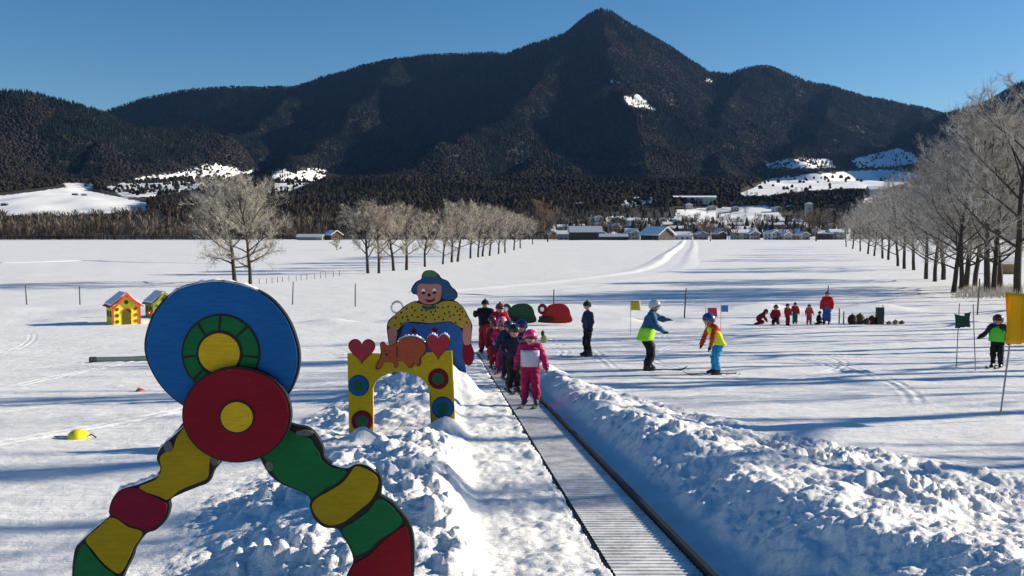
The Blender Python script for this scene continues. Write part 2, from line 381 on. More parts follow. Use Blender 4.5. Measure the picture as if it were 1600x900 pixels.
# meadows and clearings of the valley side, (outline, share of trees left standing)
MEADOWS = [([(-200, 300), (0, 303), (60, 296), (105, 290), (150, 298), (232, 314), (228, 326), (100, 333), (-200, 333)], 0),
           ([(98, 284), (143, 281), (147, 293), (110, 296)], .05),
           ([(165, 290), (222, 275), (272, 269), (330, 254), (370, 262), (378, 271), (325, 287), (296, 295), (240, 305), (195, 306)], .09),
           ([(372, 264), (400, 262), (398, 270), (374, 272)], .3),
           ([(425, 268), (445, 262), (462, 270), (475, 262), (495, 262), (520, 268), (495, 280), (455, 296), (428, 296)], .06),
           ([(974, 148), (984, 151), (997, 145), (1006, 153), (1013, 162), (1027, 171), (1008, 168), (990, 165), (978, 160)], .06),
           ([(950, 122), (966, 122), (972, 134), (955, 130)], .3),
           ([(1098, 123), (1112, 121), (1121, 125), (1112, 129), (1103, 127)], .35),
           ([(1150, 302), (1180, 290), (1198, 279), (1250, 273), (1330, 266), (1395, 264), (1440, 273), (1420, 284), (1375, 293), (1330, 292), (1240, 297), (1200, 303)], .006),
           ([(1330, 250), (1350, 243), (1400, 231), (1425, 238), (1438, 252), (1400, 259), (1340, 261)], .05),
           ([(1195, 254), (1230, 247), (1300, 248), (1306, 261), (1200, 262)], .10),
           ([(1050, 346), (1058, 324), (1200, 317), (1218, 330), (1238, 347), (1180, 349)], .10),
           ([(970, 314), (985, 305), (1022, 305), (1022, 313), (975, 322)], .15),
           ([(1348, 308), (1376, 301), (1378, 312), (1350, 314)], .0),
           ([(820, 228), (836, 225), (845, 245), (830, 247)], .6),
           ([(740, 310), (765, 305), (795, 312), (790, 322), (745, 322)], .55),
           ([(670, 290), (690, 287), (695, 300), (675, 302)], .6),
           ([(1325, 196), (1355, 196), (1352, 206), (1330, 206)], .6),
           ([(900, 75), (925, 45), (930, 60), (910, 85)], .8),
           ([(1150, 150), (1195, 145), (1200, 170), (1170, 175)], .75),
           ([(640, 262), (620, 270), (600, 268)], .7),
           ([(855, 385), (862, 345), (960, 333), (1050, 340), (1240, 340), (1330, 352), (1330, 385)], .25)]
def meadow_keep(px, py):
    k = np.ones(len(px))
    for poly, s in MEADOWS:
        m = inpoly(px, py, poly); k[m] = np.minimum(k[m], s)
    return k

def build_mountains():
    ys = np.concatenate([np.arange(640, 2200, 10.), np.arange(2200, 5500, 18.), np.arange(5500, 7200, 120.)])
    nx = 620; rows = []
    u = np.linspace(-1, 1, nx)
    X = np.stack([u*(.66*y+300)*1.0 for y in ys]); Y = np.repeat(ys[:, None], nx, 1)
    ext = np.array([1.05, 1.15, 1.3, 1.6, 2., 2.6])
    X = np.concatenate([(X[:, :1]*ext[::-1]), X, X[:, -1:]*ext], 1); Y = np.repeat(ys[:, None], X.shape[1], 1)
    x = X.ravel(); y = Y.ravel(); z = mtn_z(x, y)
    V = np.stack([x, y, z], 1); px, py = project(V+np.array([0, 0, 3.]))
    keep = meadow_keep(px, py)
    snow = 1-np.clip(keep*1.3, 0, 1)
    C = np.stack([snow, snow, snow], 1)
    nr, nc = X.shape; i = np.arange(nr*nc).reshape(nr, nc)
    Fq = np.stack([i[:-1, :-1], i[:-1, 1:], i[1:, 1:], i[1:, :-1]], -1).reshape(-1, 4)
    m = bpy.data.materials.new('mountain_ground'); n, l = nodes_of(m); b = n['Principled BSDF']; b.inputs['Roughness'].default_value = .9
    at_ = n.new('ShaderNodeVertexColor'); at_.layer_name = 'Col'
    tn = n.new('ShaderNodeTexNoise'); tn.inputs['Scale'].default_value = .035; tn.inputs['Detail'].default_value = 8; tn.inputs['Roughness'].default_value = .75
    tc = n.new('ShaderNodeTexCoord'); l.new(tc.outputs['Object'], tn.inputs['Vector'])
    ad = n.new('ShaderNodeMath'); ad.operation = 'MULTIPLY_ADD'; ad.inputs[1].default_value = .9; l.new(tn.outputs['Fac'], ad.inputs[0])
    sub = n.new('ShaderNodeMath'); sub.operation = 'ADD'; sub.inputs[1].default_value = -.62; l.new(at_.outputs['Color'], ad.inputs[2]); l.new(ad.outputs[0], sub.inputs[0])
    cr = n.new('ShaderNodeValToRGB'); cr.color_ramp.elements[0].position = .28; cr.color_ramp.elements[1].position = .42
    cr.color_ramp.elements[0].color = (.022, .020, .015, 1); cr.color_ramp.elements[1].color = (.84, .85, .86, 1)
    l.new(sub.outputs[0], cr.inputs['Fac']); l.new(cr.outputs['Color'], b.inputs['Base Color'])
    me = np_mesh('mountain_terrain', V, Fq, m, True); col_attr(me, C)
    tag(obj('mountain_terrain', me), kind='structure')
build_mountains()

def foliage_mat(name, mult=1.):
    m = bpy.data.materials.new(name); n, l = nodes_of(m); b = n['Principled BSDF']; b.inputs['Roughness'].default_value = .95
    b.inputs['Specular IOR Level'].default_value = .1
    a = n.new('ShaderNodeVertexColor'); a.layer_name = 'Col'; l.new(a.outputs['Color'], b.inputs['Base Color']); return m

def build_forest():
    # conifers and leafless broadleaf trees on the slopes: cones with a random twist
    N = 560000
    yy = np.sqrt(rng.uniform(1250**2, 5450**2, N)); xx = rng.uniform(-1, 1, N)*(.63*yy+60)
    zz = mtn_z(xx, yy); h = rng.uniform(9, 17, N)*(1+.3*fbm(xx/90, yy/90, 2, 140))*np.interp(yy, [1250, 2500], [.75, 1])
    base = np.stack([xx, yy, zz], 1)
    p1 = project(base); p2 = project(base+np.stack([0*h, 0*h, h*.75], 1))
    k = np.minimum(meadow_keep(*p1), meadow_keep(*p2))
    for f_ in (.4, 1.05):
        p3 = project(base+np.stack([0*h, 0*h, h*f_], 1)); k = np.minimum(k, meadow_keep(*p3))
    ok = rng.random(N) < k
    # bare brown woods lower down, dark spruces above, in patches
    dec = (fbm(xx/260, yy/260, 4, 150)+.55*(1-sstep(zz, 90, 420))-.12) > .12
    base, h, dec, xx, yy, zz = base[ok], h[ok], dec[ok], xx[ok], yy[ok], zz[ok]; N = len(h)
    r = h*np.where(dec, .28, .19)*rng.uniform(.8, 1.25, N)
    kk = 5; a0 = rng.uniform(0, 6.28, N)
    V = np.zeros((N, kk*2+1, 3), np.float32)
    for i in range(kk):
        a = a0+2*math.pi*i/kk; rr = r*rng.uniform(.75, 1.2, N)
        V[:, i, 0] = xx+rr*np.cos(a); V[:, i, 1] = yy+rr*np.sin(a); V[:, i, 2] = zz+h*np.where(dec, .42, .08)
        a = a+.6; rr = r*np.where(dec, .95, .52)*rng.uniform(.7, 1.2, N)
        V[:, kk+i, 0] = xx+rr*np.cos(a); V[:, kk+i, 1] = yy+rr*np.sin(a); V[:, kk+i, 2] = zz+h*np.where(dec, .72, .52)*rng.uniform(.9, 1.1, N)
    V[:, 2*kk, 0] = xx+rng.normal(0, .4, N); V[:, 2*kk, 1] = yy; V[:, 2*kk, 2] = zz+h*np.where(dec, .95, 1.05)
    T = []
    for i in range(kk):
        j = (i+1) % kk; T += [(i, j, kk+i), (j, kk+j, kk+i), (kk+i, kk+j, 2*kk)]
    T = np.array(T); Fc = (T[None]+(np.arange(N)*(2*kk+1))[:, None, None]).reshape(-1, 3)
    br = (.68+.62*rng.random(N)**1.5)[:, None]
    con = np.array([.011, .017, .014]); bro = np.array([.023, .020, .016])
    C = np.where(dec[:, None], bro, con)*br*(1+.5*fbm(xx/150, yy/150, 3, 160))[:, None]
    C = np.repeat(np.clip(C, .004, 1)[:, None], 2*kk+1, 1).reshape(-1, 3)
    me = np_mesh('mountain_forest', V.reshape(-1, 3), Fc, foliage_mat('forest')); col_attr(me, C)
    tag(obj('mountain_forest', me), 'dark spruce and bare brown forest covering the mountain slopes', 'forest', kind='stuff')
build_forest()

def twig_trees(name, xs, ys, hs, zf, tint, label, nb=46, w=.10):
    """leafless far-off woods: every tree a sheaf of narrow blades that spread upwards"""
    V = []; C = []
    N = len(xs); z0 = zf(xs, ys)
    t = rng.uniform(.15, .75, (N, nb)); az = rng.uniform(0, 6.28, (N, nb)); out = rng.uniform(.08, .42, (N, nb)); up = rng.uniform(.15, .42, (N, nb))
    b = np.stack([np.zeros((N, nb)), np.zeros((N, nb)), t*hs[:, None]], -1)
    hs_ = hs[:, None]; lim = (1-np.abs(t-.45))
    off = np.stack([np.cos(az)*out*hs_*lim, np.sin(az)*out*hs_*lim, np.minimum(up, 1.02-t)*hs_], -1)
    b = b+off*.25
    side = np.stack([-np.sin(az+.7), np.cos(az+.7), rng.normal(0, .3, (N, nb))], -1)*(w*hs_*rng.uniform(.10, .32, (N, nb)))[..., None]
    o = np.stack([xs, ys, z0], 1)[:, None]
    V = np.stack([o+b-side, o+b+off*.6+side*1.0, o+b+off], 2).reshape(-1, 3)
    # trunks
    tr = rng.uniform(.012, .02, N)*hs; o1 = np.stack([xs, ys, z0-.5], 1)
    tv = np.stack([o1+np.stack([-tr, 0*tr, 0*tr], 1), o1+np.stack([tr, 0*tr, 0*tr], 1), o1+np.stack([0*tr, 0*tr, hs*.9], 1)], 1).reshape(-1, 3)
    tv2 = np.stack([o1+np.stack([0*tr, -tr, 0*tr], 1), o1+np.stack([0*tr, tr, 0*tr], 1), o1+np.stack([0*tr, 0*tr, hs*.9], 1)], 1).reshape(-1, 3)
    Vall = np.concatenate([V, tv, tv2]); Fc = np.arange(len(Vall)).reshape(-1, 3)
    cb = np.array(tint)*(.5+1.0*rng.random((N, 1, 1)))*(.7+.6*rng.random((N, nb, 1)))
    cb = cb*np.array([1, 1, 1])[None, None]; cb = np.repeat(cb[:, :, None], 3, 2).reshape(-1, 3)
    ct = np.tile(np.array([[.03, .024, .02]]), (len(tv)*2, 1))
    me = np_mesh(name, Vall, Fc, foliage_mat(name+'_mat')); col_attr(me, np.concatenate([cb, ct]))
    return tag(obj(name, me), label, 'woods', kind='stuff')

def build_valley_woods():
    # belt of leafless woods along the far edge of the plain
    N = 1500; xs = rng.uniform(-560, 90, N); ys = 655+rng.random(N)**1.4*230
    hs = rng.uniform(9, 17, N)*(1+.5*fbm(xs/60, ys/60, 3, 171))
    p = project(np.stack([xs, ys, ramp(xs, ys)+5], 1)); k = rng.random(N) < meadow_keep(*p)
    gapx = (p[0] > 465) & (p[0] < 545) & (ys < 700); k &= ~gapx
    k &= ~((p[0] > 842) & (ys < 760))
    hs = np.where(p[0] < 300, hs*.92, hs)
    twig_trees('valley_woods', xs[k], ys[k], hs[k], lambda x, y: np.maximum(ramp(x, y), -6.2), (.11, .09, .075), 'belt of bare brown woods along the far edge of the snowy plain', 70, .11)
    # bushy growth, copses and gardens among the village houses and behind the right avenue
    N = 2600; ys = rng.uniform(665, 1500, N); xs = rng.uniform(-.1, .62, N)*ys
    hs = rng.uniform(5, 12, N)
    p = project(np.stack([xs, ys, ramp(xs, ys)+5], 1)); keep = meadow_keep(*p); keep = np.where((p[0] > 850) & (p[0] < 1330) & (ys < 1050), .75, keep)
    k = (rng.random(N) < keep)&(p[0] > 830)
    twig_trees('village_thicket', xs[k], ys[k], hs[k], lambda x, y: np.maximum(ramp(x, y), -6.2), (.085, .065, .05), 'bare bushes and small trees growing all through the distant village', 50, .11)
    N = 2600; ys = rng.uniform(880, 1700, N); xs = rng.uniform(-.6, .1, N)*ys; hs = rng.uniform(9, 16, N)
    b = np.stack([xs, ys, ramp(xs, ys)], 1); p = project(b); p2 = project(b+np.array([0, 0, 10.])); k = rng.random(N) < np.minimum(meadow_keep(*p), meadow_keep(*p2))
    twig_trees('hillside_woods', xs[k], ys[k], hs[k], ramp, (.055, .043, .034), 'brown leafless woods on the low hillside behind the plain', 46, .13)
build_valley_woods()
def build_village_spruces():
    g = np.random.default_rng(77); N = 420; y = g.uniform(700, 1350, N); px = g.uniform(850, 1330, N); x = (px-800)/F*y; z = ramp(x, y); h = g.uniform(5, 13, N)
    p = project(np.stack([x, y, z+4], 1)); ok = g.random(N) < np.where(meadow_keep(*p) < .15, .04, 1); x, y, z, h = x[ok], y[ok], z[ok], h[ok]; N = len(x); k = 7; V = np.zeros((N, 3*k+1, 3)); T = []
    for lv, (zz, r) in enumerate(((.10, .24), (.38, .19), (.66, .12))):
        for i in range(k):
            a = 2*math.pi*i/k+lv; V[:, lv*k+i, 0] = x+h*r*math.cos(a)*g.uniform(.7, 1.2, N); V[:, lv*k+i, 1] = y+h*r*math.sin(a); V[:, lv*k+i, 2] = z+h*zz
            j = (i+1) % k; T += [(lv*k+i, lv*k+j, (lv+1)*k+i if lv < 2 else 3*k)]+([(lv*k+j, (lv+1)*k+j, (lv+1)*k+i)] if lv < 2 else [])
    V[:, 3*k, 0] = x; V[:, 3*k, 1] = y; V[:, 3*k, 2] = z+h
    Fc = (np.array(T)[None]+(np.arange(N)*(3*k+1))[:, None, None]).reshape(-1, 3); C = np.repeat(np.array([[.014, .024, .016]])*g.uniform(.6, 1.8, (N, 1)), 3*k+1, 0)
    me = np_mesh('village_spruces', V.reshape(-1, 3), Fc, foliage_mat('spruce')); col_attr(me, C); tag(obj('village_spruces', me), 'dark spruces scattered through the gardens of the distant village', 'spruces', kind='stuff')
build_village_spruces()

# haze
def build_haze():
    mb = MB(); mb.box((0, 3250, 700), (13000, 7300, 1430)); o = mb.build('haze', None)
    o.data.materials.clear(); m = bpy.data.materials.new('haze_air'); n, l = nodes_of(m)
    n.remove(n['Principled BSDF']); v = n.new('ShaderNodeVolumePrincipled')
    v.inputs['Color'].default_value = (.22, .46, 1, 1); v.inputs['Density'].default_value = HAZE; v.inputs['Anisotropy'].default_value = .2
    l.new(v.outputs[0], n['Material Output'].inputs['Volume']); o.data.materials.append(m)
    tag(o, 'thin blue haze filling the valley air', 'haze', kind='stuff')
HAZE = 1.3e-5
build_haze()

# ------------------------------------------------------------------ ploughed track across the plain
def build_track(name, pix, prof, m, sub=14):
    pts = []
    for px, py in pix:
        p = ground_hit(px, py, True); pts.append(Vector((p.x, p.y)))
    P = []
    for i in range(len(pts)-1):
        p0 = pts[max(i-1, 0)]; p1 = pts[i]; p2 = pts[i+1]; p3 = pts[min(i+2, len(pts)-1)]
        for k in range(sub):
            t = k/sub; P.append(.5*((2*p1)+(p2-p0)*t+(2*p0-5*p1+4*p2-p3)*t*t+(3*p1-p0-3*p2+p3)*t**3))
    P.append(pts[-1]); V = []; F_ = []; n = len(prof)
    for i, p in enumerate(P):
        d = (P[min(i+1, len(P)-1)]-P[max(i-1, 0)]).normalized(); nn = Vector((d.y, -d.x))
        for o, h in prof:
            q = p+nn*o; V.append((q.x, q.y, zat(q.x, q.y)+h*(1+.25*random.uniform(-1, 1))*min(1.7, .25+max(0, q.y-110)/120)+.03))
        if i:
            for k in range(n-1): F_.append(((i-1)*n+k, i*n+k, i*n+k+1, (i-1)*n+k+1))
    me = np_mesh(name, V, F_, m, True)
    return tag(obj(name, me), kind='structure')
build_track('ploughed_track', [(1076, 376.5), (1073, 384), (1066, 392), (1058, 401), (1050, 412), (1025, 422), (980, 431), (920, 440), (850, 447), (780, 453), (700, 459)],
            [(-5.2, -.05), (-3.4, .12), (-2.5, .14), (-1.8, .02), (-.9, .03), (0, .04), (.9, .02), (1.6, -.0), (2.1, .34), (2.9, .38), (5.0, -.05)], M['snow_pile'])
build_track('ski_trail', [(0, 411), (60, 409.5), (130, 407), (200, 409), (290, 410.5), (380, 411)], [(-1., -.04), (-.6, .16), (-.2, .03), (.5, .03), (.9, .18), (1.4, -.04)], M['snow_pile'])

# ------------------------------------------------------------------ leafless trees
class Segs:
    def __init__(s): s.bulk = []; s.a = []; s.b = []; s.ra = []; s.rb = []
    def add(s, a, b, ra, rb): s.a.append(a); s.b.append(b); s.ra.append(ra); s.rb.append(rb)
    def mesh(s, name, m, n):
        A = np.array(s.a); B = np.array(s.b); ra = np.array(s.ra); rb = np.array(s.rb)
        if s.bulk: A = np.concatenate([A]+[q[0] for q in s.bulk]); B = np.concatenate([B]+[q[1] for q in s.bulk]); ra = np.concatenate([ra]+[q[2] for q in s.bulk]); rb = np.concatenate([rb]+[q[3] for q in s.bulk])
        d = B-A; d /= np.linalg.norm(d, axis=1, keepdims=True)+1e-9
        ref = np.where(np.abs(d[:, 2:3]) < .9, np.array([[0, 0, 1.]]), np.array([[1., 0, 0]])); u = np.cross(d, ref); u /= np.linalg.norm(u, axis=1, keepdims=True); v = np.cross(d, u)
        V = np.zeros((len(A), 2*n, 3)); 
        for k in range(n):
            t = 2*math.pi*k/n; o = u*math.cos(t)+v*math.sin(t)
            V[:, k] = A+o*ra[:, None]; V[:, n+k] = B+o*rb[:, None]
        q = np.array([(k, (k+1) % n, n+(k+1) % n, n+k) for k in range(n)])
        Fq = (q[None]+(np.arange(len(A))*2*n)[:, None, None]).reshape(-1, 4)
        return np_mesh(name, V.reshape(-1, 3), Fq, m, n > 4)
def gen_tree(seed, H=16., clear=.2, spread=.36, limbs=15, droop=0., dens=1., tr=.032, tw=.016):
    r_ = random.Random(seed); T = Segs(); Cn = Segs()
    def rv(s): return Vector((r_.gauss(0, s), r_.gauss(0, s), r_.gauss(0, s)))
    def branch(p, d, L, r, lev):
        n = [8, 5, 4, 2, 1][lev]; pts = [p]; q = p.copy(); dd = d.copy(); up = [.0, .10, .07, .05, .03][lev]-droop*(.06 if lev == 1 else .03)
        for i in range(n):
            dd = (dd+rv([.045, .13, .17, .2, .2][lev])+Vector((0, 0, up))).normalized()
            q2 = q+dd*L/n; ra = r*(1-.78*i/n); rb = r*(1-.78*(i+1)/n)
            (T if (lev < 2) else Cn).add(tuple(q), tuple(q2), max(ra, tw*.5), max(rb, tw*.45)); q = q2; pts.append(q)
        return pts, dd
    def along(pts, t):
        f = t*(len(pts)-1); i = min(int(f), len(pts)-2); return pts[i].lerp(pts[i+1], f-i), (pts[i+1]-pts[i]).normalized()
    def side(d, ang):
        a = d.cross(rv(1)).normalized(); return (d*math.cos(ang)+a*math.sin(ang)).normalized()
    L2s = []
    tp, _ = branch(Vector((0, 0, -.4)), Vector((0, 0, 1)), H*.88+.4, H*tr, 0)
    for i in range(limbs):
        t = clear+(1-clear)*((i+r_.random()*.8)/limbs)**.9; t = min(t, .99)
        p, d = along(tp, t); az = i*2.4+r_.random()*1.2; el = R(22+45*((t-clear)/(1-clear))-droop*22+r_.uniform(-10, 10))
        u = (t-clear)/(1-clear); L = H*spread*(1.1-.1*u-.55*u**2.4)*r_.uniform(.75, 1.12)*(.8+.5*min(1, u*5))
        dl = Vector((math.cos(az)*math.cos(el), math.sin(az)*math.cos(el), math.sin(el)))
        lp, _ = branch(p, dl, L, H*tr*.42*(1-.5*u), 1)
        for j in range(int(7*dens)):
            t2 = .22+.78*(j+r_.random())/int(7*dens); p2, d2 = along(lp, min(t2, 1)); L2 = L*r_.uniform(.28, .5)*(1.15-.5*t2)
            d2 = (side(d2, R(r_.uniform(25, 60)))+Vector((0, 0, .25-.3*droop))).normalized()
            bp, _ = branch(p2, d2, L2, H*tr*.13, 2)
            L2s.append((bp, L2))
    # the two finest orders of twigs, vectorised
    g = np.random.default_rng(seed); B_ = np.array([[tuple(q) for q in bp] for bp, _ in L2s]); LL = np.array([l for _, l in L2s]); nb = B_.shape[1]-1
    def at_t(P, t):
        f = t*(P.shape[1]-1); i = np.minimum(f.astype(int), P.shape[1]-2); a = P[np.arange(len(P)), i]; b = P[np.arange(len(P)), i+1]; d = b-a
        return a+d*(f-i)[:, None], d/(np.linalg.norm(d, axis=1, keepdims=True)+1e-9)
    def kids(P, L, n, lo, f0, f1, up, r0, r1):
        P = np.repeat(P, n, 0); L = np.repeat(L, n); t = lo+(1-lo)*g.random(len(P)); p, d = at_t(P, t)
        rnd = g.normal(0, 1, (len(P), 3)); sd_ = np.cross(d, rnd); sd_ /= np.linalg.norm(sd_, axis=1, keepdims=True)+1e-9; an = g.uniform(R(18), R(60), len(P))[:, None]
        d = d*np.cos(an)+sd_*np.sin(an)+np.array([0, 0, up]); d /= np.linalg.norm(d, axis=1, keepdims=True); L3 = L*g.uniform(f0, f1, len(P))
        m = p+d*(L3/2)[:, None]; d2 = d+g.normal(0, .18, d.shape)+np.array([0, 0, up*.3]); d2 /= np.linalg.norm(d2, axis=1, keepdims=True); e = m+d2*(L3/2)[:, None]
        Cn.bulk.append((p, m, np.full(len(p), r0), np.full(len(p), (r0+r1)/2))); Cn.bulk.append((m, e, np.full(len(p), (r0+r1)/2), np.full(len(p), r1)))
        return np.stack([p, m, e], 1), L3
    P3_, L3_ = kids(B_, LL, int(7*dens), .12, .28, .6, .2, max(H*tr*.05, tw*.8), tw*.7)
    kids(P3_, L3_, int(5*dens), .15, .35, .75, .15-.2*droop, tw*.62, tw*.4)
    return T, Cn
M['bark'] = mat('bark', (.045, .036, .030), .9, .5, 6, .6, 14)
def twig_mat(name, dark, frost, sc):
    m = mat(name, dark, .9); n, l = nodes_of(m); b = n['Principled BSDF']; tc = n.new('ShaderNodeTexCoord'); t = n.new('ShaderNodeTexNoise'); t.inputs['Scale'].default_value = sc; t.inputs['Detail'].default_value = 6; t.inputs['Roughness'].default_value = .8
    l.new(tc.outputs['Object'], t.inputs['Vector']); cr = n.new('ShaderNodeValToRGB'); cr.color_ramp.elements[0].position = .44; cr.color_ramp.elements[1].position = .60
    cr.color_ramp.elements[0].color = (*dark, 1); cr.color_ramp.elements[1].color = (*frost, 1); l.new(t.outputs['Fac'], cr.inputs['Fac']); l.new(cr.outputs['Color'], b.inputs['Base Color']); return m
M['twig_tan'] = twig_mat('twigs_tan', (.15, .13, .10), (.74, .70, .60), 1.6)
M['twig_rose'] = twig_mat('twigs_rose', (.19, .155, .125), (.70, .63, .55), 1.6)
M['twig_grey'] = twig_mat('twigs_grey', (.19, .165, .14), (.74, .70, .64), 1.3)
M['twig_brown'] = mat('twigs_brown', (.16, .11, .08), .9, .3, .8)
PROTO = {}
def proto(key, tmat, **kw):
    T, Cn = gen_tree(**kw); a = T.mesh('trunk', M['bark'], 6); b = Cn.mesh('crown', M[tmat], 3); PROTO[key] = (a, b, kw.get('H', 16.))
proto('oakA', 'twig_tan', seed=11, dens=1.4, H=12., clear=.2, spread=.42, limbs=22, droop=.35, tr=.026, tw=.012)
proto('oakB', 'twig_tan', seed=12, dens=1.4, H=12., clear=.22, spread=.42, limbs=20, droop=.3, tr=.020, tw=.012)
for i in range(4): proto('row%d' % i, 'twig_rose' if i % 2 else 'twig_tan', seed=30+i, H=11., clear=.24, spread=.36, limbs=15, droop=-.2, dens=1.25, tr=.022, tw=.015)
for i in range(4): proto('ave%d' % i, 'twig_grey', seed=50+i, H=17., clear=.17, spread=.36, limbs=15, droop=.0, dens=1.35, tr=.0175, tw=.011)
proto('bush', 'twig_tan', seed=70, H=3.2, clear=.12, spread=.5, limbs=12, tr=.03, tw=.02)
proto('lone', 'twig_brown', seed=71, H=20, clear=.16, spread=.45, limbs=16, tr=.02, tw=.05)
def tree(key, x, y, z, H, rz, label, group=None, name='bare_tree', sc=None):
    a, b, h0 = PROTO[key]; e = empty(name, (x, y, z), rz); k = H/h0; e.scale = (k*(sc or 1), k*(sc or 1), k)
    obj('trunk', a, e); obj('crown', b, e); tag(e, label, 'tree', group); return e
ORD = ['first', 'second', 'third', 'fourth', 'fifth', 'sixth', 'seventh', 'eighth', 'ninth', 'tenth', 'eleventh', 'twelfth', 'thirteenth', 'fourteenth', 'fifteenth',
       'sixteenth', 'seventeenth', 'eighteenth', 'nineteenth', 'twentieth', 'twenty-first', 'twenty-second', 'twenty-third', 'twenty-fourth', 'twenty-fifth', 'twenty-sixth',
       'twenty-seventh', 'twenty-eighth', 'twenty-ninth', 'thirtieth']
def tree_px(key, px, py, top, rz, label, group=None, sc=None, name='bare_tree'):
    p = ground_hit(px, py); H = (py-top)*p.y/F; return tree(key, p.x, p.y, p.z, H, rz, label, group, name, sc)
tree_px('oakA', 367, 441, 292, .4, 'broad bare tree with thick dark trunk, left one of the lone pair on the plain', 'lone pair of trees on the plain')
tree_px('oakB', 391, 444, 292, 2.1, 'bare tree with slimmer trunk, right one of the lone pair on the plain', 'lone pair of trees on the plain')
rowL = [(575, 427, 322), (592, 427, 330), (615, 423, 328), (635, 422, 326), (664, 417, 338), (692, 413, 345), (706, 410, 322), (715, 409, 321), (735, 404, 326), (747, 402, 328),
        (754, 401, 326), (765, 400, 330), (779, 397, 334), (789, 395, 336), (803, 391, 338), (813, 388, 340), (832, 382, 345)]
for i, (px, py, tp) in enumerate(rowL):
    tree_px('row%d' % (i % 4), px, py, tp, i*1.3, '%s tree from the left in the frosted row crossing the plain' % ORD[i], 'row of frosted trees across the plain', sc=1.25 if i < 6 else 1.12)
tree_px('bush', 526, 391, 375, 0, 'small round bare bush alone on the plain below the barns', name='bare_bush', sc=1.25)
tree_px('lone', 856, 378, 318, 1., 'broad brown bare tree standing just left of the grey-roofed barn', sc=1.1)
for q, (px, py, tp) in enumerate([(1110, 377, 345), (1275, 377, 332)]):
    tree_px('lone', px, py, tp, 2+q, ['bushy brown bare tree right of the far end of the ploughed track', 'dark brown bare tree at the village edge left of the avenue'][q], sc=1.3)
aveV = [(1590, 462, 118), (1562, 452, 165), (1553, 455, 190), (1543, 456, 178), (1523, 447, 205), (1509, 449, 215), (1502, 452, 225), (1489, 457, 235), (1474, 437, 232), (1461, 440, 250),
        (1447, 436, 262), (1428, 422, 262), (1413, 420, 278), (1403, 416, 282), (1388, 406, 290), (1379, 404, 298), (1366, 400, 305), (1356, 397, 312), (1344, 393, 318), (1332, 389, 322), (1322, 386, 332)]
for i, (px, py, tp) in enumerate(aveV):
    tree_px('ave%d' % (i % 4), px, py, py-(py-tp)*(.90+.06*math.sin(i*2.7)), i*2.1, '%s tree from the near end of the frosted right avenue' % ORD[i], 'frosted avenue trees on the right', sc=1.12)
# the same avenue goes on towards the camera outside the picture: its long shadows cross the slope
proto('tall', 'twig_grey', seed=90, H=20., clear=.62, spread=.17, limbs=12, dens=.7, tr=.022, tw=.014)
proto('sparse', 'twig_grey', seed=91, H=16., clear=.30, spread=.30, limbs=10, dens=.75, tr=.018, tw=.013)
for i, (k, x, y, H) in enumerate([('tall', 30, 24.9, 19), ('tall', 30, 20.6, 18), ('sparse', 33, 31, 16), ('sparse', 36, 40, 15), ('tall', 34, 36, 18), ('sparse', 39, 51, 16), ('sparse', 42, 60, 15), ('sparse', 46, 69, 14), ('tall', 26, 15.5, 13), ('tall', 31, 27.5, 17), ('tall', 33, 33.5, 18), ('tall', 36, 43, 17), ('tall', 38, 47, 18), ('sparse', 30, 22.5, 12), ('sparse', 47, 74, 14)]):
    tree(k, x, y, zat(x, y), H, i*1.7, '%s bare tree of the near avenue beyond the right edge' % ORD[i], 'near avenue trees beyond the right edge')

# dry reeds and stems under the avenue
def build_reeds():
    N = 1300; px = rng.uniform(1488, 1600, N); d = rng.uniform(74, 92, N); x = (px-800)/F*d; z = soft_z(x, d); h = rng.uniform(.25, .8, N)*np.clip((px-1470)/60, .3, 1)
    lean = rng.normal(0, .22, (N, 2))*h[:, None]; w = .03
    V = np.stack([np.stack([x-w, d, z], 1), np.stack([x+w, d, z], 1), np.stack([x+lean[:, 0], d+lean[:, 1], z+h], 1)], 1).reshape(-1, 3)
    me = np_mesh('dry_reeds', V, np.arange(3*N).reshape(-1, 3), mat('dry_reed', (.55, .48, .38), .9, .3, 3))
    tag(obj('dry_reeds', me), 'pale dry reeds and stems under the avenue trees', 'reeds', kind='stuff')
build_reeds()

# ------------------------------------------------------------------ buildings
WALLC = {'cream': (.40, .36, .29), 'white': (.55, .54, .52), 'brown': (.10, .065, .045), 'grey': (.22, .22, .23), 'ochre': (.30, .19, .09), 'pink': (.30, .22, .19), 'dark': (.055, .045, .04)}
for k_, c_ in WALLC.items(): M['wall_'+k_] = mat('wall_'+k_, c_, .8, .15, 2.)
M['window'] = mat('window_glass', (.03, .035, .05), .15); M['shutter'] = mat('wood_trim', (.16, .09, .05), .7, .2, 5)
M['roof_snow'] = mat('roof_snow', (.85, .86, .88), .7, .04, 1.5, .4, 3)
M['roof_grey'] = mat('roof_thin_snow', (.50, .53, .58), .7, .1, 1.5, .4, 3)
def gable(mb, w, d, h, rh, z0=0.): # walls with gable ends on +-y, ridge along y
    x = w/2; y = d/2
    v = [(-x, -y, z0), (x, -y, z0), (x, y, z0), (-x, y, z0), (-x, -y, h), (x, -y, h), (x, y, h), (-x, y, h), (0, -y, h+rh), (0, y, h+rh)]
    return mb.add(v, [(0, 1, 5, 8, 4), (2, 3, 7, 9, 6), (1, 2, 6, 5), (3, 0, 4, 7), (3, 2, 1, 0), (4, 8, 9, 7), (5, 6, 9, 8)])
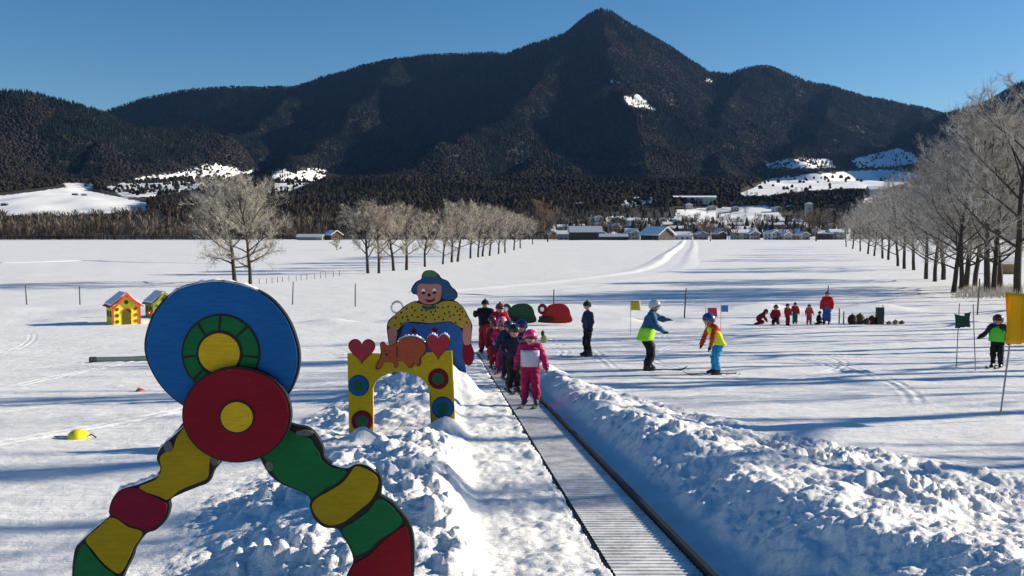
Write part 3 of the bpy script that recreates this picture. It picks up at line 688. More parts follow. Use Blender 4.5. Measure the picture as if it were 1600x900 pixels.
def roof_mb(w, d, h, rh, ov, th):
    mb = MB(); x = w/2; y = d/2+ov; sl = rh/x
    for s in (-1, 1):
        xe = s*(x+ov); ze = h-ov*sl
        mb.add([(0, -y, h+rh+.03), (xe, -y, ze+.03), (xe, y, ze+.03), (0, y, h+rh+.03), (0, -y, h+rh+th), (xe, -y, ze+th), (xe, y, ze+th), (0, y, h+rh+th)],
               [(0, 1, 2, 3), (7, 6, 5, 4), (0, 4, 5, 1), (1, 5, 6, 2), (2, 6, 7, 3)] if s > 0 else [(3, 2, 1, 0), (4, 5, 6, 7), (1, 5, 4, 0), (2, 6, 5, 1), (3, 7, 6, 2)])
    return mb
def house(name, x, y, z, w, d, h, rz, wall, label, roof='roof_snow', rh=None, group='snow-roofed houses of the distant village', cat='house', win=(3, 2), door=True, chim=True):
    rh = rh or w*.22; e = empty(name, (x, y, z), rz); tag(e, label, cat, group)
    gable(MB(), w, d, h, rh, -2.5).build('wall', M['wall_'+wall], e)
    rf = roof_mb(w, d, h, rh, w*.09, .45).build('roof', M[roof], e)
    if chim: MB().box((w*.18, d*.1, h+rh*.9), (.8, .8, 2.2)).build('chimney', M['wall_grey'], rf)
    fm = MB().box((0, 0, 0), (1.3, .12, 1.5)).mesh('window', M['shutter']); gm = MB().box((0, -.06, 0), (1.05, .06, 1.25)).mesh('pane', M['window'])
    nx, nz = win
    for face in range(2):
        L = w if face == 0 else d
        for i in range(nx):
            for j in range(nz):
                u = (i+.5)/nx*L*.86-L*.43; v = 1.6+j*2.7
                if v > h-.8: continue
                wo = obj('window', fm, e)
                if face == 0: wo.location = (u, -d/2-.03, v)
                else: wo.location = (-w/2-.03, u, v); wo.rotation_euler = (0, 0, -math.pi/2)
                obj('pane', gm, wo)
    if door: MB().box((w*.02, -d/2-.05, 1.0), (1.2, .14, 2.1)).build('door', M['shutter'], e)
    return e
def hz(px, y): return (px-800)/F*y*1.002, y, float(max(ramp(np.array([(px-800)/F*y]), np.array([float(y)]))[0], -6.1))
x, y, z = hz(914, 650); house('barn', x, y, z, 9, 23, 6.2, math.pi/2+.06, 'dark', 'long dark barn with wide grey snow-dusted roof left of the ploughed track', 'roof_grey', 3.6, None, 'barn', (0, 0), True, False)
x, y, z = hz(958, 640); house('shed', x, y, z, 6, 20, 2.6, math.pi/2-.02, 'dark', 'long low shed with snowy roof between the two barns', 'roof_grey', 1.7, None, 'shed', (0, 0), True, False)
x, y, z = hz(1026, 640); house('barn', x, y, z, 18, 16, 4.4, .75, 'dark', 'dark barn with brightly sunlit snow roof beside the end of the track', 'roof_snow', 5.0, None, 'barn', (2, 1), True, False)
x, y, z = hz(486, 640); house('shed', x, y, z, 6, 18, 2.4, math.pi/2, 'grey', 'low grey shed with snowy roof at the far left edge of the plain', 'roof_grey', 1.6, None, 'shed', (0, 0), True, False)
x, y, z = hz(522, 650); house('barn', x, y, z, 9, 10, 4, .7, 'brown', 'small brown barn with bright snow roof right of the low grey shed', 'roof_snow', 2.8, None, 'barn', (2, 1), True, False)
x, y, z = hz(1261, 1020); e = empty('tower', (x, y, z)); tag(e, 'tall pale square tower rising above the right part of the village', 'tower')
MB().box((0, 0, 9), (7, 7, 22)).build('wall', M['wall_cream'], e); MB().box((0, 0, 21), (7.8, 7.8, 2), taper=.5).build('roof', M['roof_snow'], e)
for k in range(3): MB().box((0, -3.55, 5+k*5), (1.4, .15, 2)).build('window', M['window'], e)
VIL = []
wc = ['cream', 'white', 'brown', 'brown', 'grey', 'ochre', 'pink', 'grey']
rows_ = [(672,  [878, 992, 1066, 1092, 1128, 1150, 1176, 1200, 1226, 1252, 1286, 1306]), (740, [868, 895, 940, 985, 1055, 1085, 1120, 1145, 1172, 1198, 1222, 1248, 1276, 1300]),
         (830, [880, 905, 930, 962, 990, 1012, 1040, 1075, 1110, 1150, 1190, 1215, 1240, 1290]), (950, [884, 898, 912, 928, 945, 968, 984, 1000, 1016, 1030, 1048, 1060, 1215, 1230, 1245, 1275]), (1240, [1080, 1105, 1148, 1205, 1228, 905, 925])]
rn = ['front', 'second', 'third', 'fourth', 'topmost']
for ri, (yy, pxs) in enumerate(rows_):
    for i, px in enumerate(sorted(pxs)):
        random.seed(1000*ri+i); w = random.uniform(7, 10); d = random.uniform(8, 14); h = random.uniform(4, 6.5); c = random.choice(wc)
        x, y, z = hz(px+random.uniform(-7, 7), yy+random.uniform(-42, 42)*(yy > 700)); rz = random.choice([.1, math.pi/2, math.pi/2-.1, .25, .4])
        house('village_house', x, y, z-.5, w, d, h, rz, c, '%s %s house, %s from the left in the %s village row' % (random.choice(['small', 'low']) if w < 10 else 'wide', c, ORD[i], rn[ri]),
              win=(3, 2) if w > 9 else (2, 2))
x, y, z = hz(1083, 1330); house('large_building', x, y, z+3, 14, 62, 8, math.pi/2, 'white', 'long white building with flat snowy roof above the sloping village meadow', rh=2., group=None, cat='building', win=(8, 2))
x, y, z = hz(1365, 1450); house('farmhouse', x, y, z+6, 16, 26, 8, math.pi/2, 'white', 'lone farmhouse with bright snow roof high on the slope above the avenue', rh=5., group=None, cat='house', win=(4, 2))
for q, px in enumerate((12, 122, 136)):
    x, y, z = hz(px, [1330, 1520, 1560][q]); house('hay_hut', x, y, z, 5, 9, 2.4, 1.5, 'dark', ['little dark hay hut low at the left end of the bright snow meadow', 'left one of two dark hay huts in the middle of the snow meadow', 'right one of two dark hay huts in the middle of the snow meadow'][q],
          roof='roof_grey', group='hay huts on the snow meadow', cat='hut', win=(0, 0), chim=False)
x, y = (1573-800)/F*128, 128.; house('wooden_hut', x, y, zat(x, y), 2.2, 2.6, 1.5, 1.45, 'ochre', 'small orange-brown wooden hut behind the nearest avenue trunks', rh=.5, group=None, cat='hut', win=(1, 1), chim=False)

# ------------------------------------------------------------------ painted boards
def crom(pts, closed=True, sub=5):
    P = [Vector(p) for p in pts]; n = len(P); out = []
    for i in range(n if closed else n-1):
        p0, p1, p2, p3 = (P[(i-1) % n], P[i], P[(i+1) % n], P[(i+2) % n]) if closed else (P[max(i-1, 0)], P[i], P[i+1], P[min(i+2, n-1)])
        for k in range(sub):
            t = k/sub; out.append(.5*((2*p1)+(p2-p0)*t+(2*p0-5*p1+4*p2-p3)*t*t+(3*p1-p0-3*p2+p3)*t**3))
    return out
def ell(cx, cy, rx, ry=None, n=40, a0=0, a1=360):
    ry = ry or rx; return [(cx+rx*math.cos(R(a0+(a1-a0)*k/n)), cy+ry*math.sin(R(a0+(a1-a0)*k/n))) for k in range(n)]
class Board:
    """a flat sawn figure: outlines in photo pixels turned into metres on a plane at its own distance"""
    def __init__(s, name, ox, oy, sc, px0, py0, dist, yaw=0.):
        s.ox, s.oy, s.sc = ox, oy, sc; s.px0, s.py0, s.d = px0, py0, dist
        s.o = empty(name, at(px0, py0, dist), yaw); s.k = dist/F
    def cv(s, pts):
        out = []
        for p in pts: q = at(s.ox+p[0]/s.sc, s.oy+p[1]/s.sc, s.d); out.append((q.x-s.o.location.x, q.z-s.o.location.z))
        return out
    def part(s, name, pts, m, y0, y1, parent=None, smooth=True, mats=None):
        q = s.cv(pts); q = crom(q) if smooth else q
        me = MB().plate([(p[0], p[1]) for p in q], y0, y1).build(name, m, parent or s.o); return me
    def multi(s, name, polys, m, y0, y1, parent=None, smooth=False):
        mb = MB()
        for pts in polys:
            q = s.cv(pts); q = crom(q) if smooth else q; mb.plate([(p[0], p[1]) for p in q], y0, y1)
        return mb.build(name, m, parent or s.o)
def snow_on_edge(name, line, parent, depth, h, y0):
    """a bead of snow lying along the upper edge of a board; line in metres (x, z)"""
    n = 7; V = []; Fc = []
    L = crom(line, False, 6)
    for i, p in enumerate(L):
        e = min(1, i/3, (len(L)-1-i)/3); hh = h*(.15+.85*e)*(1+.35*math.sin(i*1.7)+.2*math.sin(i*.6))
        for k in range(n+1):
            a = math.pi*k/n; V.append((p.x, y0+depth/2-math.cos(a)*depth*.55, p.y-.004+math.sin(a)*hh))
    for i in range(len(L)-1):
        for k in range(n): a = i*(n+1)+k; Fc.append((a, a+n+1, a+n+2, a+1))
    me = np_mesh(name, V, Fc, M['frost'], True); return obj(name, me, parent)

# the near arch: two painted discs on two striped legs
B = Board('painted_arch', 0, 0, 1, 375, 950, 4.3)
tag(B.o, 'large painted wooden arch of blue and dark red discs on striped caterpillar legs', 'arch')
o7 = lambda L: [(90+a/3.461, 640+b/3.461) for a, b in L]
o8 = lambda L: [(390+a/3.461, 640+b/3.461) for a, b in L]
legL = o7([(700, 60), (620, 140), (550, 205), (523, 270), (542, 325), (515, 368), (430, 405), (335, 432), (280, 495), (262, 560), (262, 590), (180, 655), (92, 740), (68, 820), (62, 940), (75, 1080), (130, 1250), (420, 1250), (330, 1050), (335, 930), (385, 820), (405, 760), (462, 685), (522, 660), (572, 605), (592, 540), (592, 500), (655, 465), (745, 428), (805, 402), (832, 340), (868, 295), (878, 240), (880, 120)])
legR = o8([(100, 60), (240, 92), (310, 108), (355, 150), (388, 210), (398, 262), (436, 300), (495, 318), (530, 318), (572, 298), (635, 308), (690, 350), (710, 400), (705, 462), (712, 480), (765, 512), (808, 556), (858, 620), (882, 700), (888, 820), (880, 950), (850, 1250), (560, 1250), (505, 1050), (512, 930), (548, 850), (552, 810), (532, 755), (492, 688), (468, 655), (398, 648), (345, 605), (318, 540), (318, 492), (275, 455), (180, 420), (118, 380), (78, 330), (48, 270), (20, 180)])
lb = B.part('leg', legL, M['black'], .030, .065); rb_ = B.part('leg', legR, M['black'], .030, .065)
for nm, pts, m in [('stripe', [(705, 95), (815, 205), (812, 300), (798, 378), (735, 408), (650, 445), (588, 492), (540, 478), (430, 430), (520, 385), (552, 330), (542, 270), (575, 235), (615, 215), (640, 150)], 'yellow'),
                   ('stripe', [(300, 478), (345, 440), (405, 430), (440, 437), (500, 472), (572, 510), (578, 550), (550, 610), (508, 652), (460, 658), (380, 633), (292, 580), (277, 540)], 'maroon'),
                   ('stripe', [(283, 592), (370, 642), (448, 672), (398, 755), (375, 810), (335, 885), (300, 890), (230, 832), (180, 770), (142, 712), (205, 650)], 'yellow'),
                   ('stripe', [(128, 735), (180, 792), (235, 855), (300, 905), (318, 960), (318, 1060), (400, 1240), (150, 1240), (92, 1070), (80, 940), (86, 830)], 'green')]:
    B.part(nm, o7(pts), M[m], .022, .0305, lb)
for nm, pts, m in [('stripe', [(215, 118), (262, 150), (320, 160), (350, 205), (370, 240), (388, 285), (440, 320), (520, 340), (470, 400), (400, 437), (335, 485), (300, 458), (250, 435), (172, 400), (122, 350), (88, 290), (66, 250), (120, 210), (180, 160)], 'green'),
                   ('stripe', [(570, 314), (620, 325), (670, 357), (690, 392), (680, 450), (640, 510), (580, 558), (510, 612), (450, 633), (400, 625), (360, 590), (335, 545), (336, 512), (365, 482), (430, 446), (500, 400), (540, 350)], 'yellow'),
                   ('stripe', [(690, 492), (750, 520), (790, 562), (822, 618), (770, 668), (700, 710), (640, 768), (572, 798), (556, 780), (540, 740), (495, 662), (560, 615), (640, 555)], 'green'),
                   ('stripe', [(832, 640), (858, 690), (866, 780), (864, 950), (832, 1240), (580, 1240), (528, 1050), (532, 930), (560, 850), (640, 800), (720, 722)], 'red')]:
    B.part(nm, o8(pts), M[m], .022, .0305, rb_)
bolt = mat('worn_bolt_plate', (.10, .10, .09), .7, .7, 90)
B.multi('bolt_plate', [ell(*o7([(590, 205)])[0], 7, 9, 14)], bolt, .018, .0305, lb); B.multi('bolt_plate', [ell(*o7([(843, 278)])[0], 7, 9, 14)], bolt, .018, .0305, lb)
B.multi('bolt_plate', [ell(*o8([(290, 132)])[0], 14, 5, 14)], bolt, .018, .0305, rb_); B.multi('bolt_plate', [ell(*o8([(100, 312)])[0], 7, 8, 14)], bolt, .018, .0305, rb_)
blueO = [(227, 545), (234, 505), (252, 473), (280, 450), (315, 440), (350, 438), (388, 446), (424, 465), (451, 497), (466, 535), (469, 565), (464, 590), (452, 615), (425, 648), (380, 662), (330, 655), (292, 636), (262, 613), (240, 583)]
bd = B.part('blue_disc', blueO, M['black'], -.012, .0215)
c0 = Vector((348, 550)); B.part('blue_face', [c0+(Vector(p)-c0)*.972 for p in blueO], M['blue'], -.019, -.0125, bd)
B.multi('ring_outline', [ell(347.5, 551, 61.5)], M['black'], -.0215, -.0195, bd)
segs = []
for a0, a1 in ((-3, 42), (48, 88), (93, 125), (130, 183), (188, 222), (227, 262), (267, 352)):
    q = [(347.5+58*math.cos(R(a0+(a1-a0)*k/10)), 551-58*math.sin(R(a0+(a1-a0)*k/10))) for k in range(11)]+[(346+36.5*math.cos(R(a1+(a0-a1)*k/10)), 551-36.5*math.sin(R(a1+(a0-a1)*k/10))) for k in range(11)]
    segs.append(q)
B.multi('green_ring', segs, M['green'], -.0245, -.022, bd); B.multi('yellow_centre', [ell(345, 551, 32, 31)], M['gold'], -.0245, -.022, bd)
rd = B.multi('red_disc', [ell(375.5, 644, 84, 74, 56)], M['black'], -.060, -.026)
B.multi('red_face', [ell(375.5, 644, 80.5, 71, 56)], M['red'], -.066, -.0605, rd); B.multi('centre_outline', [ell(377, 647, 27.5, 26)], M['black'], -.069, -.0665, rd)
B.multi('yellow_centre', [ell(377, 647, 24.5, 23)], M['gold'], -.0725, -.0695, rd)
snow_on_edge('snow_cap', B.cv([(262, 466), (280, 451), (315, 441), (350, 439), (388, 447), (410, 457)]), B.o, .034, .012, -.012)
snow_on_edge('snow_cap', B.cv(o7([(92, 740), (180, 655), (262, 588)])), B.o, .035, .014, .03)
snow_on_edge('snow_cap', B.cv(o7([(300, 462), (335, 434), (430, 406), (515, 370), (540, 350)])), B.o, .035, .016, .03)
snow_on_edge('snow_cap', B.cv(o7([(523, 250), (550, 205), (620, 140), (690, 75)])), B.o, .035, .014, .03)
snow_on_edge('snow_cap', B.cv(o8([(436, 300), (495, 318), (530, 318), (572, 298), (635, 308), (690, 350)])), B.o, .035, .014, .03)

# the yellow arch with hearts and a bear
A = Board('yellow_arch', 530, 510, 4.735, 625, 690, 10.45, R(-6))
tag(A.o, 'yellow painted archway with two red hearts, coloured rings and an orange bear', 'arch')
ya = A.part('frame', [(50, 207), (160, 200), (300, 205), (480, 200), (650, 195), (838, 175), (850, 450), (862, 735), (866, 1000), (700, 1000), (690, 720), (682, 690), (676, 560), (672, 480), (650, 420), (600, 375), (530, 345), (460, 335), (380, 345), (310, 375), (265, 415), (244, 462), (246, 600), (250, 870), (252, 1100), (72, 1100), (66, 870), (58, 500)], M['gold'], 0, .035, smooth=False)
M['edge_green'] = mat('dark_green_edge', (.01, .09, .05), .5)
A.multi('inner_edge', [[(671, 490), (679, 488), (690, 720), (682, 720)]], M['edge_green'], -.004, .036, ya)
def heart(cx, cy, w, h): return [(cx+w/2*(16*math.sin(t)**3)/16, cy-h/2*(13*math.cos(t)-5*math.cos(2*t)-2*math.cos(3*t)-math.cos(4*t)+2.5)/14.5) for t in [2*math.pi*k/40 for k in range(40)]]
for cx, cy, w, h in ((162, 190, 205, 190), (738, 147, 186, 196)):
    ho = A.multi('heart', [heart(cx, cy, w, h)], M['black'], -.012, -.001, A.o); A.multi('heart_face', [heart(cx, cy, w*.93, h*.93)], M['heart'], -.016, -.0125, ho)
bear = [(300, 135), (312, 116), (330, 114), (346, 135), (372, 138), (398, 135), (412, 122), (432, 118), (452, 92), (490, 76), (530, 70), (580, 76), (620, 96), (648, 128), (656, 162), (640, 200), (610, 232), (606, 276), (590, 292), (572, 285), (562, 265), (545, 298), (520, 304), (500, 285), (478, 262), (440, 255), (432, 298), (410, 303), (400, 272), (360, 262), (322, 272), (306, 312), (280, 322), (266, 305), (280, 270), (300, 235), (305, 190)]
bo = A.part('bear', bear, M['black'], -.012, -.001); cb_ = Vector((460, 190))
A.part('bear_body', [cb_+(Vector(p)-cb_)*.95 for p in bear], M['orange'], -.016, -.0125, bo)
A.multi('bear_face', [ell(335, 185, 5, 6, 10), ell(372, 183, 5, 6, 10), ell(352, 208, 12, 8, 12), ell(430, 190, 4, 50, 10), ell(520, 300, 3, 3, 8)], M['black'], -.0185, -.0165, bo)
for cx, cy, r, c1, c2 in ((137, 443, 78, 'blue', 'edge_green'), (163, 708, 80, 'maroon', 'edge_green'), (738, 382, 76, 'red', 'edge_green'), (772, 595, 82, 'blue', 'edge_green')):
    ro = A.multi('ring', [ell(cx, cy, r)], M['black'], -.008, -.001); A.multi('ring_colour', [ell(cx, cy, r*.93)], M[c1], -.012, -.0085, ro)
    A.multi('ring_inner', [ell(cx, cy, r*.56)], M[c2], -.0155, -.0125, ro); A.multi('ring_centre', [ell(cx, cy, r*.36)], M['green'], -.019, -.016, ro)
snow_on_edge('snow_cap', A.cv([(430, 116), (452, 90), (490, 74), (530, 68), (580, 74), (620, 94), (640, 115)]), A.o, .05, .018, -.014)
snow_on_edge('snow_cap', A.cv([(648, 100), (665, 68), (692, 54), (720, 62), (736, 82)]), A.o, .05, .018, -.014)
snow_on_edge('snow_cap', A.cv([(740, 82), (758, 60), (785, 52), (812, 66), (826, 95)]), A.o, .05, .018, -.014)

# the clown board behind it
Cb = Board('clown_board', 590, 410, 5, 670, 600, 15.6, R(3))
tag(Cb.o, 'painted clown figure with blue hat, spotted yellow shirt and blue dungarees', 'painted figure')
body_o = [(262, 222), (270, 190), (300, 152), (340, 128), (345, 98), (365, 70), (400, 61), (440, 67), (478, 95), (500, 124), (550, 148), (578, 190), (615, 225), (625, 268), (600, 298), (625, 312), (672, 358), (716, 438), (740, 498), (735, 560), (733, 640), (752, 700), (748, 770), (715, 812), (668, 790), (664, 830), (672, 1150), (130, 1150), (140, 700), (100, 660), (82, 600), (78, 470), (150, 396), (215, 338), (275, 306), (318, 298), (308, 255), (280, 248)]
cl = Cb.part('silhouette', body_o, M['black'], .012, .040)
def cp(nm, pts, m, y0=.006, y1=.0115, sm=True): return Cb.part(nm, pts, M[m], y0, y1, cl, sm)
M['clown_yellow'] = mat('clown_yellow_paint', (.38, .27, .025), .5, .25, 25); M['clown_blue'] = mat('clown_blue_paint', (.015, .085, .28), .5, .3, 15)
M['hat_blue'] = mat('hat_blue_paint', (.02, .075, .17), .55, .4, 22); M['hat_green'] = mat('hat_green_paint', (.07, .17, .06), .55, .3, 20)
cp('dungarees', [(215, 468), (300, 478), (400, 482), (480, 476), (560, 468), (620, 498), (656, 540), (666, 640), (660, 1140), (145, 1140), (150, 700), (175, 590), (198, 510)], 'clown_blue', .0095, .0115)
cp('shirt', [(272, 312), (330, 322), (400, 338), (460, 328), (520, 304), (600, 308), (640, 330), (672, 368), (712, 440), (730, 495), (700, 502), (662, 515), (620, 492), (565, 462), (480, 468), (400, 474), (285, 462), (212, 468), (180, 500), (150, 528), (95, 505), (84, 472), (150, 402), (220, 344)], 'clown_yellow', .0065, .0093)
sp = [(random.Random(5*i).uniform(110, 700), random.Random(9*i+1).uniform(325, 505)) for i in range(170)]
shp = [(272, 322), (400, 345), (540, 315), (640, 345), (705, 440), (715, 485), (660, 500), (560, 450), (400, 462), (285, 450), (205, 455), (150, 512), (100, 492), (150, 408), (225, 350)]
ok_ = []
for p in sp:
    if inpoly(np.array([p[0]]), np.array([p[1]]), shp)[0] and all((p[0]-q[0])**2+(p[1]-q[1])**2 > 26**2 for q in ok_): ok_.append(p)
Cb.multi('spots', [ell(p[0], p[1], 8, 8, 10) for p in ok_], M['black'], .0045, .0062, cl)
cp('hat_and_hair', [(268, 222), (276, 192), (305, 160), (345, 134), (352, 104), (400, 92), (470, 104), (495, 130), (545, 153), (572, 193), (608, 230), (616, 268), (596, 290), (560, 294), (515, 290), (500, 240), (492, 180), (400, 172), (318, 178), (312, 240), (284, 240)], 'hat_blue', .0045, .0068)
cp('hat_crown', [(352, 100), (368, 74), (400, 66), (438, 72), (470, 97), (440, 112), (380, 112)], 'hat_green', .0022, .0042)
cp('face', [(316, 176), (400, 170), (490, 174), (498, 230), (490, 288), (455, 318), (400, 328), (350, 316), (318, 280)], 'skin_paint', .0022, .0042)
M['white'] = mat('white_paint', (.8, .8, .78), .5)
for _x, _y in ((357, 222), (443, 220)): Cb.multi('eye', [ell(_x, _y, 13, 17, 16)], M['white'], .0006, .0020, cl)
for _x, _y in ((358, 238), (444, 236)): Cb.multi('pupil', [ell(_x, _y, 13, 13, 14)], M['black'], -.0012, .0004, cl)
Cb.multi('nose', [ell(403, 255, 13, 13, 14)], M['black'], .0006, .0020, cl)
Cb.multi('mouth', [[(368, 282), (385, 290), (405, 293), (430, 288), (452, 270), (444, 298), (420, 312), (395, 312), (378, 302)]], M['red'], .0006, .0020, cl)
cp('arm', [(90, 515), (150, 532), (148, 590), (136, 650), (100, 650), (86, 590)], 'skin_paint'); cp('arm', [(668, 518), (730, 502), (726, 600), (724, 640), (674, 640)], 'skin_paint')
cp('mitten', [(672, 655), (728, 652), (746, 700), (740, 765), (712, 802), (672, 775), (662, 715)], 'maroon')
cp('mitten', [(100, 658), (136, 656), (150, 700), (140, 760), (110, 770), (90, 715)], 'maroon')
Cb.multi('buttons', [ell(285, 535, 22, 22, 14), ell(445, 530, 22, 22, 14)], M['maroon'], .0066, .0092, cl)
Cb.multi('collar', [[(345, 335), (400, 345), (460, 335), (455, 362), (400, 372), (350, 362)]], M['edge_green'], .0045, .0062, cl)

# green and red animal boards at the foot of the slope
for nm, ox, w, m1, lab in (('animal_board', 786, 49, 'green', 'green humped caterpillar board standing on the snow behind the queue of children'),
                           ('animal_board', 842, 49, 'red', 'red humped snail board with a white-centred ring, right of the green board')):
    H = Board(nm, 0, 0, 1, ox+w/2, 503, 45.5); tag(H.o, lab, 'painted figure', 'humped boards at the foot of the slope')
    mm = mat('hump_green_paint', (.012, .06, .022), .6, .35, 6) if m1 == 'green' else mat('hump_red_paint', (.30, .014, .012), .6, .2, 6)
    H.part('body', [(ox+10, 486), (ox+15, 478), (ox+26, 474.5), (ox+38, 475), (ox+46, 481), (ox+49, 490), (ox+49, 504), (ox+2, 504), (ox+2, 497)], mm, 0, .12)
    H.multi('head_ring', [ell(ox+5.5, 483, 7.5, 8.5, 24)], M['maroon'] if m1 == 'red' else mm, -.06, -.005); H.multi('ring_centre', [ell(ox+5, 483, 3.2, 3.6, 18)], M['white'], -.08, -.062)
    H.multi('base', [[(ox, 494), (ox+22, 496), (ox+22, 502), (ox, 502)]], M['rubber'], -.10, -.004)
# grey ring behind the clown
Rg = Board('grey_ring', 0, 0, 1, 621, 492, 40); tag(Rg.o, 'pale grey hoop stuck upright in the snow left of the clown', 'hoop')
q = [(r_*math.cos(t)+0, r_*math.sin(t)) for r_, t in []]
mb = MB(); mb.tube([(.26*math.cos(t), 0, .34+.26*math.sin(t)) for t in [2*math.pi*k/24 for k in range(25)]], .055, 6, False); mb.build('hoop', mat('grey_plastic', (.35, .38, .40), .5), Rg.o)

# ------------------------------------------------------------------ conveyor belt
def build_belt():
    e = empty('conveyor_belt', (belt_x(6), 6, gz(6))); tag(e, 'ribbed grey moving-carpet lift running down the slope between snow banks', 'ski lift')
    o = Vector(e.location); V = []; Fc = []
    ys = []; y = 2.0
    while y < 28.5:
        ys += [(y, 0), (y+.03, 0), (y+.036, .006), (y+.052, .006), (y+.058, 0)]; y += .07
    hw = .258
    for i, (y, h) in enumerate(ys):
        c = belt_x(y); z = gz(y)+.055+h
        for u in (-1, -.5, 0, .5, 1): V.append((c+u*hw-o.x, y-o.y, z-o.z))
        if i:
            for k in range(4): a = (i-1)*5+k; Fc.append((a, a+1, a+6, a+5))
    m = bpy.data.materials.new('belt_rubber_with_snow'); n, l = nodes_of(m); b = n['Principled BSDF']; b.inputs['Roughness'].default_value = .75
    tc = n.new('ShaderNodeTexCoord'); t = n.new('ShaderNodeTexNoise'); t.inputs['Scale'].default_value = 5; t.inputs['Detail'].default_value = 8; t.inputs['Roughness'].default_value = .8
    l.new(tc.outputs['Object'], t.inputs['Vector']); cr = n.new('ShaderNodeValToRGB'); cr.color_ramp.elements[0].position = .36; cr.color_ramp.elements[1].position = .62
    cr.color_ramp.elements[0].color = (.40, .40, .40, 1); cr.color_ramp.elements[1].color = (.84, .84, .84, 1)
    l.new(t.outputs['Fac'], cr.inputs['Fac']); l.new(cr.outputs['Color'], b.inputs['Base Color'])
    obj('carpet', np_mesh('carpet', V, Fc, m), e)
    for s, w, h in ((1, .036, .10), (-1, .009, .05)):
        mb = MB(); yy = np.arange(2, 28.8, .5)
        for i in range(len(yy)-1):
            pass
        vs = []; fs = []
        for i, y in enumerate(yy):
            c = belt_x(y)+s*(hw+.012+w/2); z = gz(y)
            vs += [(c-w/2-o.x, y-o.y, z-.1-o.z), (c+w/2-o.x, y-o.y, z-.1-o.z), (c+w/2-o.x, y-o.y, z+h-o.z), (c-w/2-o.x, y-o.y, z+h-o.z)]
            if i:
                a = (i-1)*4
                for k in range(4): fs.append((a+k, a+(k+1) % 4, a+4+(k+1) % 4, a+4+k))
        mb.add(vs, fs); mb.build('side_rail', M['rubber'], e)
build_belt()

# ------------------------------------------------------------------ slope furniture
def stake(px, py, top, label, r=.03, group='wooden stakes along the foot of the slope', lean=0., m='wood_post', name='fence_stake', cat='stake'):
    p = ground_hit(px, py); h = (py-top)*p.y/F; mb = MB(); mb.tube([(0, 0, -.2), (lean*.5, 0, h*.5), (lean, 0, h)], [r, r*.95, r*.8], 7)
    o = mb.build(name, M[m], None, True, p); return tag(o, label, cat, group)
for q, (px, py, tp) in enumerate([(42, 476, 445), (125, 476, 447), (457, 476, 440), (555, 479, 443), (692, 458, 441), (865, 478, 452), (1069, 497, 450), (1293, 478, 446), (1527, 492, 435)]):
    stake(px, py, tp, ['thin dark stake left of the playhouses near the left edge', 'thin grey stake just left of the yellow playhouse', 'dark stake right of the blue disc arch', 'leaning dark stake left of the clown board',
                       'short thin stake in the snow right of the clown', 'stake rising behind the red humped board', 'tall dark stake between the yellow and red flags', 'stake right behind the adult in the red jacket', 'tall thin stake right of the green banner'][q], .045, lean=random.uniform(-.1, .1))
for q in range(14):
    stake(405+q*9.5+random.uniform(-2, 2), 444-q*.9, 436-q*.9-random.uniform(0, 2), 'tiny fence stake right of the lone pair of trees, %s from the left' % ORD[q], .035, 'tiny fence stakes on the plain', name='tiny_stake')
def flag(px, py, top, fx0, fy0, fx1, fy1, c, label, r=.012):
    p = ground_hit(px, py); k = p.y/F; e = empty('slalom_flag', p); tag(e, label, 'flag', 'small square flags on the practice slope')
    MB().tube([(0, 0, -.1), (0, 0, (py-top)*k)], r, 6).build('pole', M['pole_grey'], e)
    x0 = (fx0-px)*k; x1 = (fx1-px)*k; z1 = (py-fy0)*k; z0 = (py-fy1)*k; V = []; Fc = []
    for i in range(9):
        for j in range(6):
            u = i/8; v = j/5; V.append((x0+(x1-x0)*u, -.02+.035*math.sin(u*5+v*1.5)*u, z0+(z1-z0)*v))
    for i in range(8):
        for j in range(5): a = i*6+j; Fc.append((a, a+6, a+7, a+1))
    m = mat('flag_cloth', c, .7, .08, 8); me = np_mesh('cloth', V, Fc, m, True); o = obj('cloth', me, e); md = o.modifiers.new('thick', 'SOLIDIFY'); md.thickness = .006
flag(985, 524, 469, 985.5, 469.5, 1000, 484.5, (.55, .45, .04), 'small yellow square flag behind the instructor in blue')
flag(1102, 536, 480, 1105, 480.5, 1120, 494.5, (.55, .05, .07), 'small red square flag above the child in the yellow jacket')
flag(1126, 520, 476, 1126.5, 476.5, 1137, 487, (.12, .24, .5), 'small blue flag right of the red square flag')
def cloth_mat(name, c):
    m = mat(name, c, .7, .18, 6); n, l = nodes_of(m); b = n['Principled BSDF']; t = n.new('ShaderNodeBsdfTranslucent'); t.inputs['Color'].default_value = (*c, 1)
    x = n.new('ShaderNodeMixShader'); x.inputs[0].default_value = .45; l.new(b.outputs[0], x.inputs[1]); l.new(t.outputs[0], x.inputs[2]); l.new(x.outputs[0], n['Material Output'].inputs['Surface']); return m
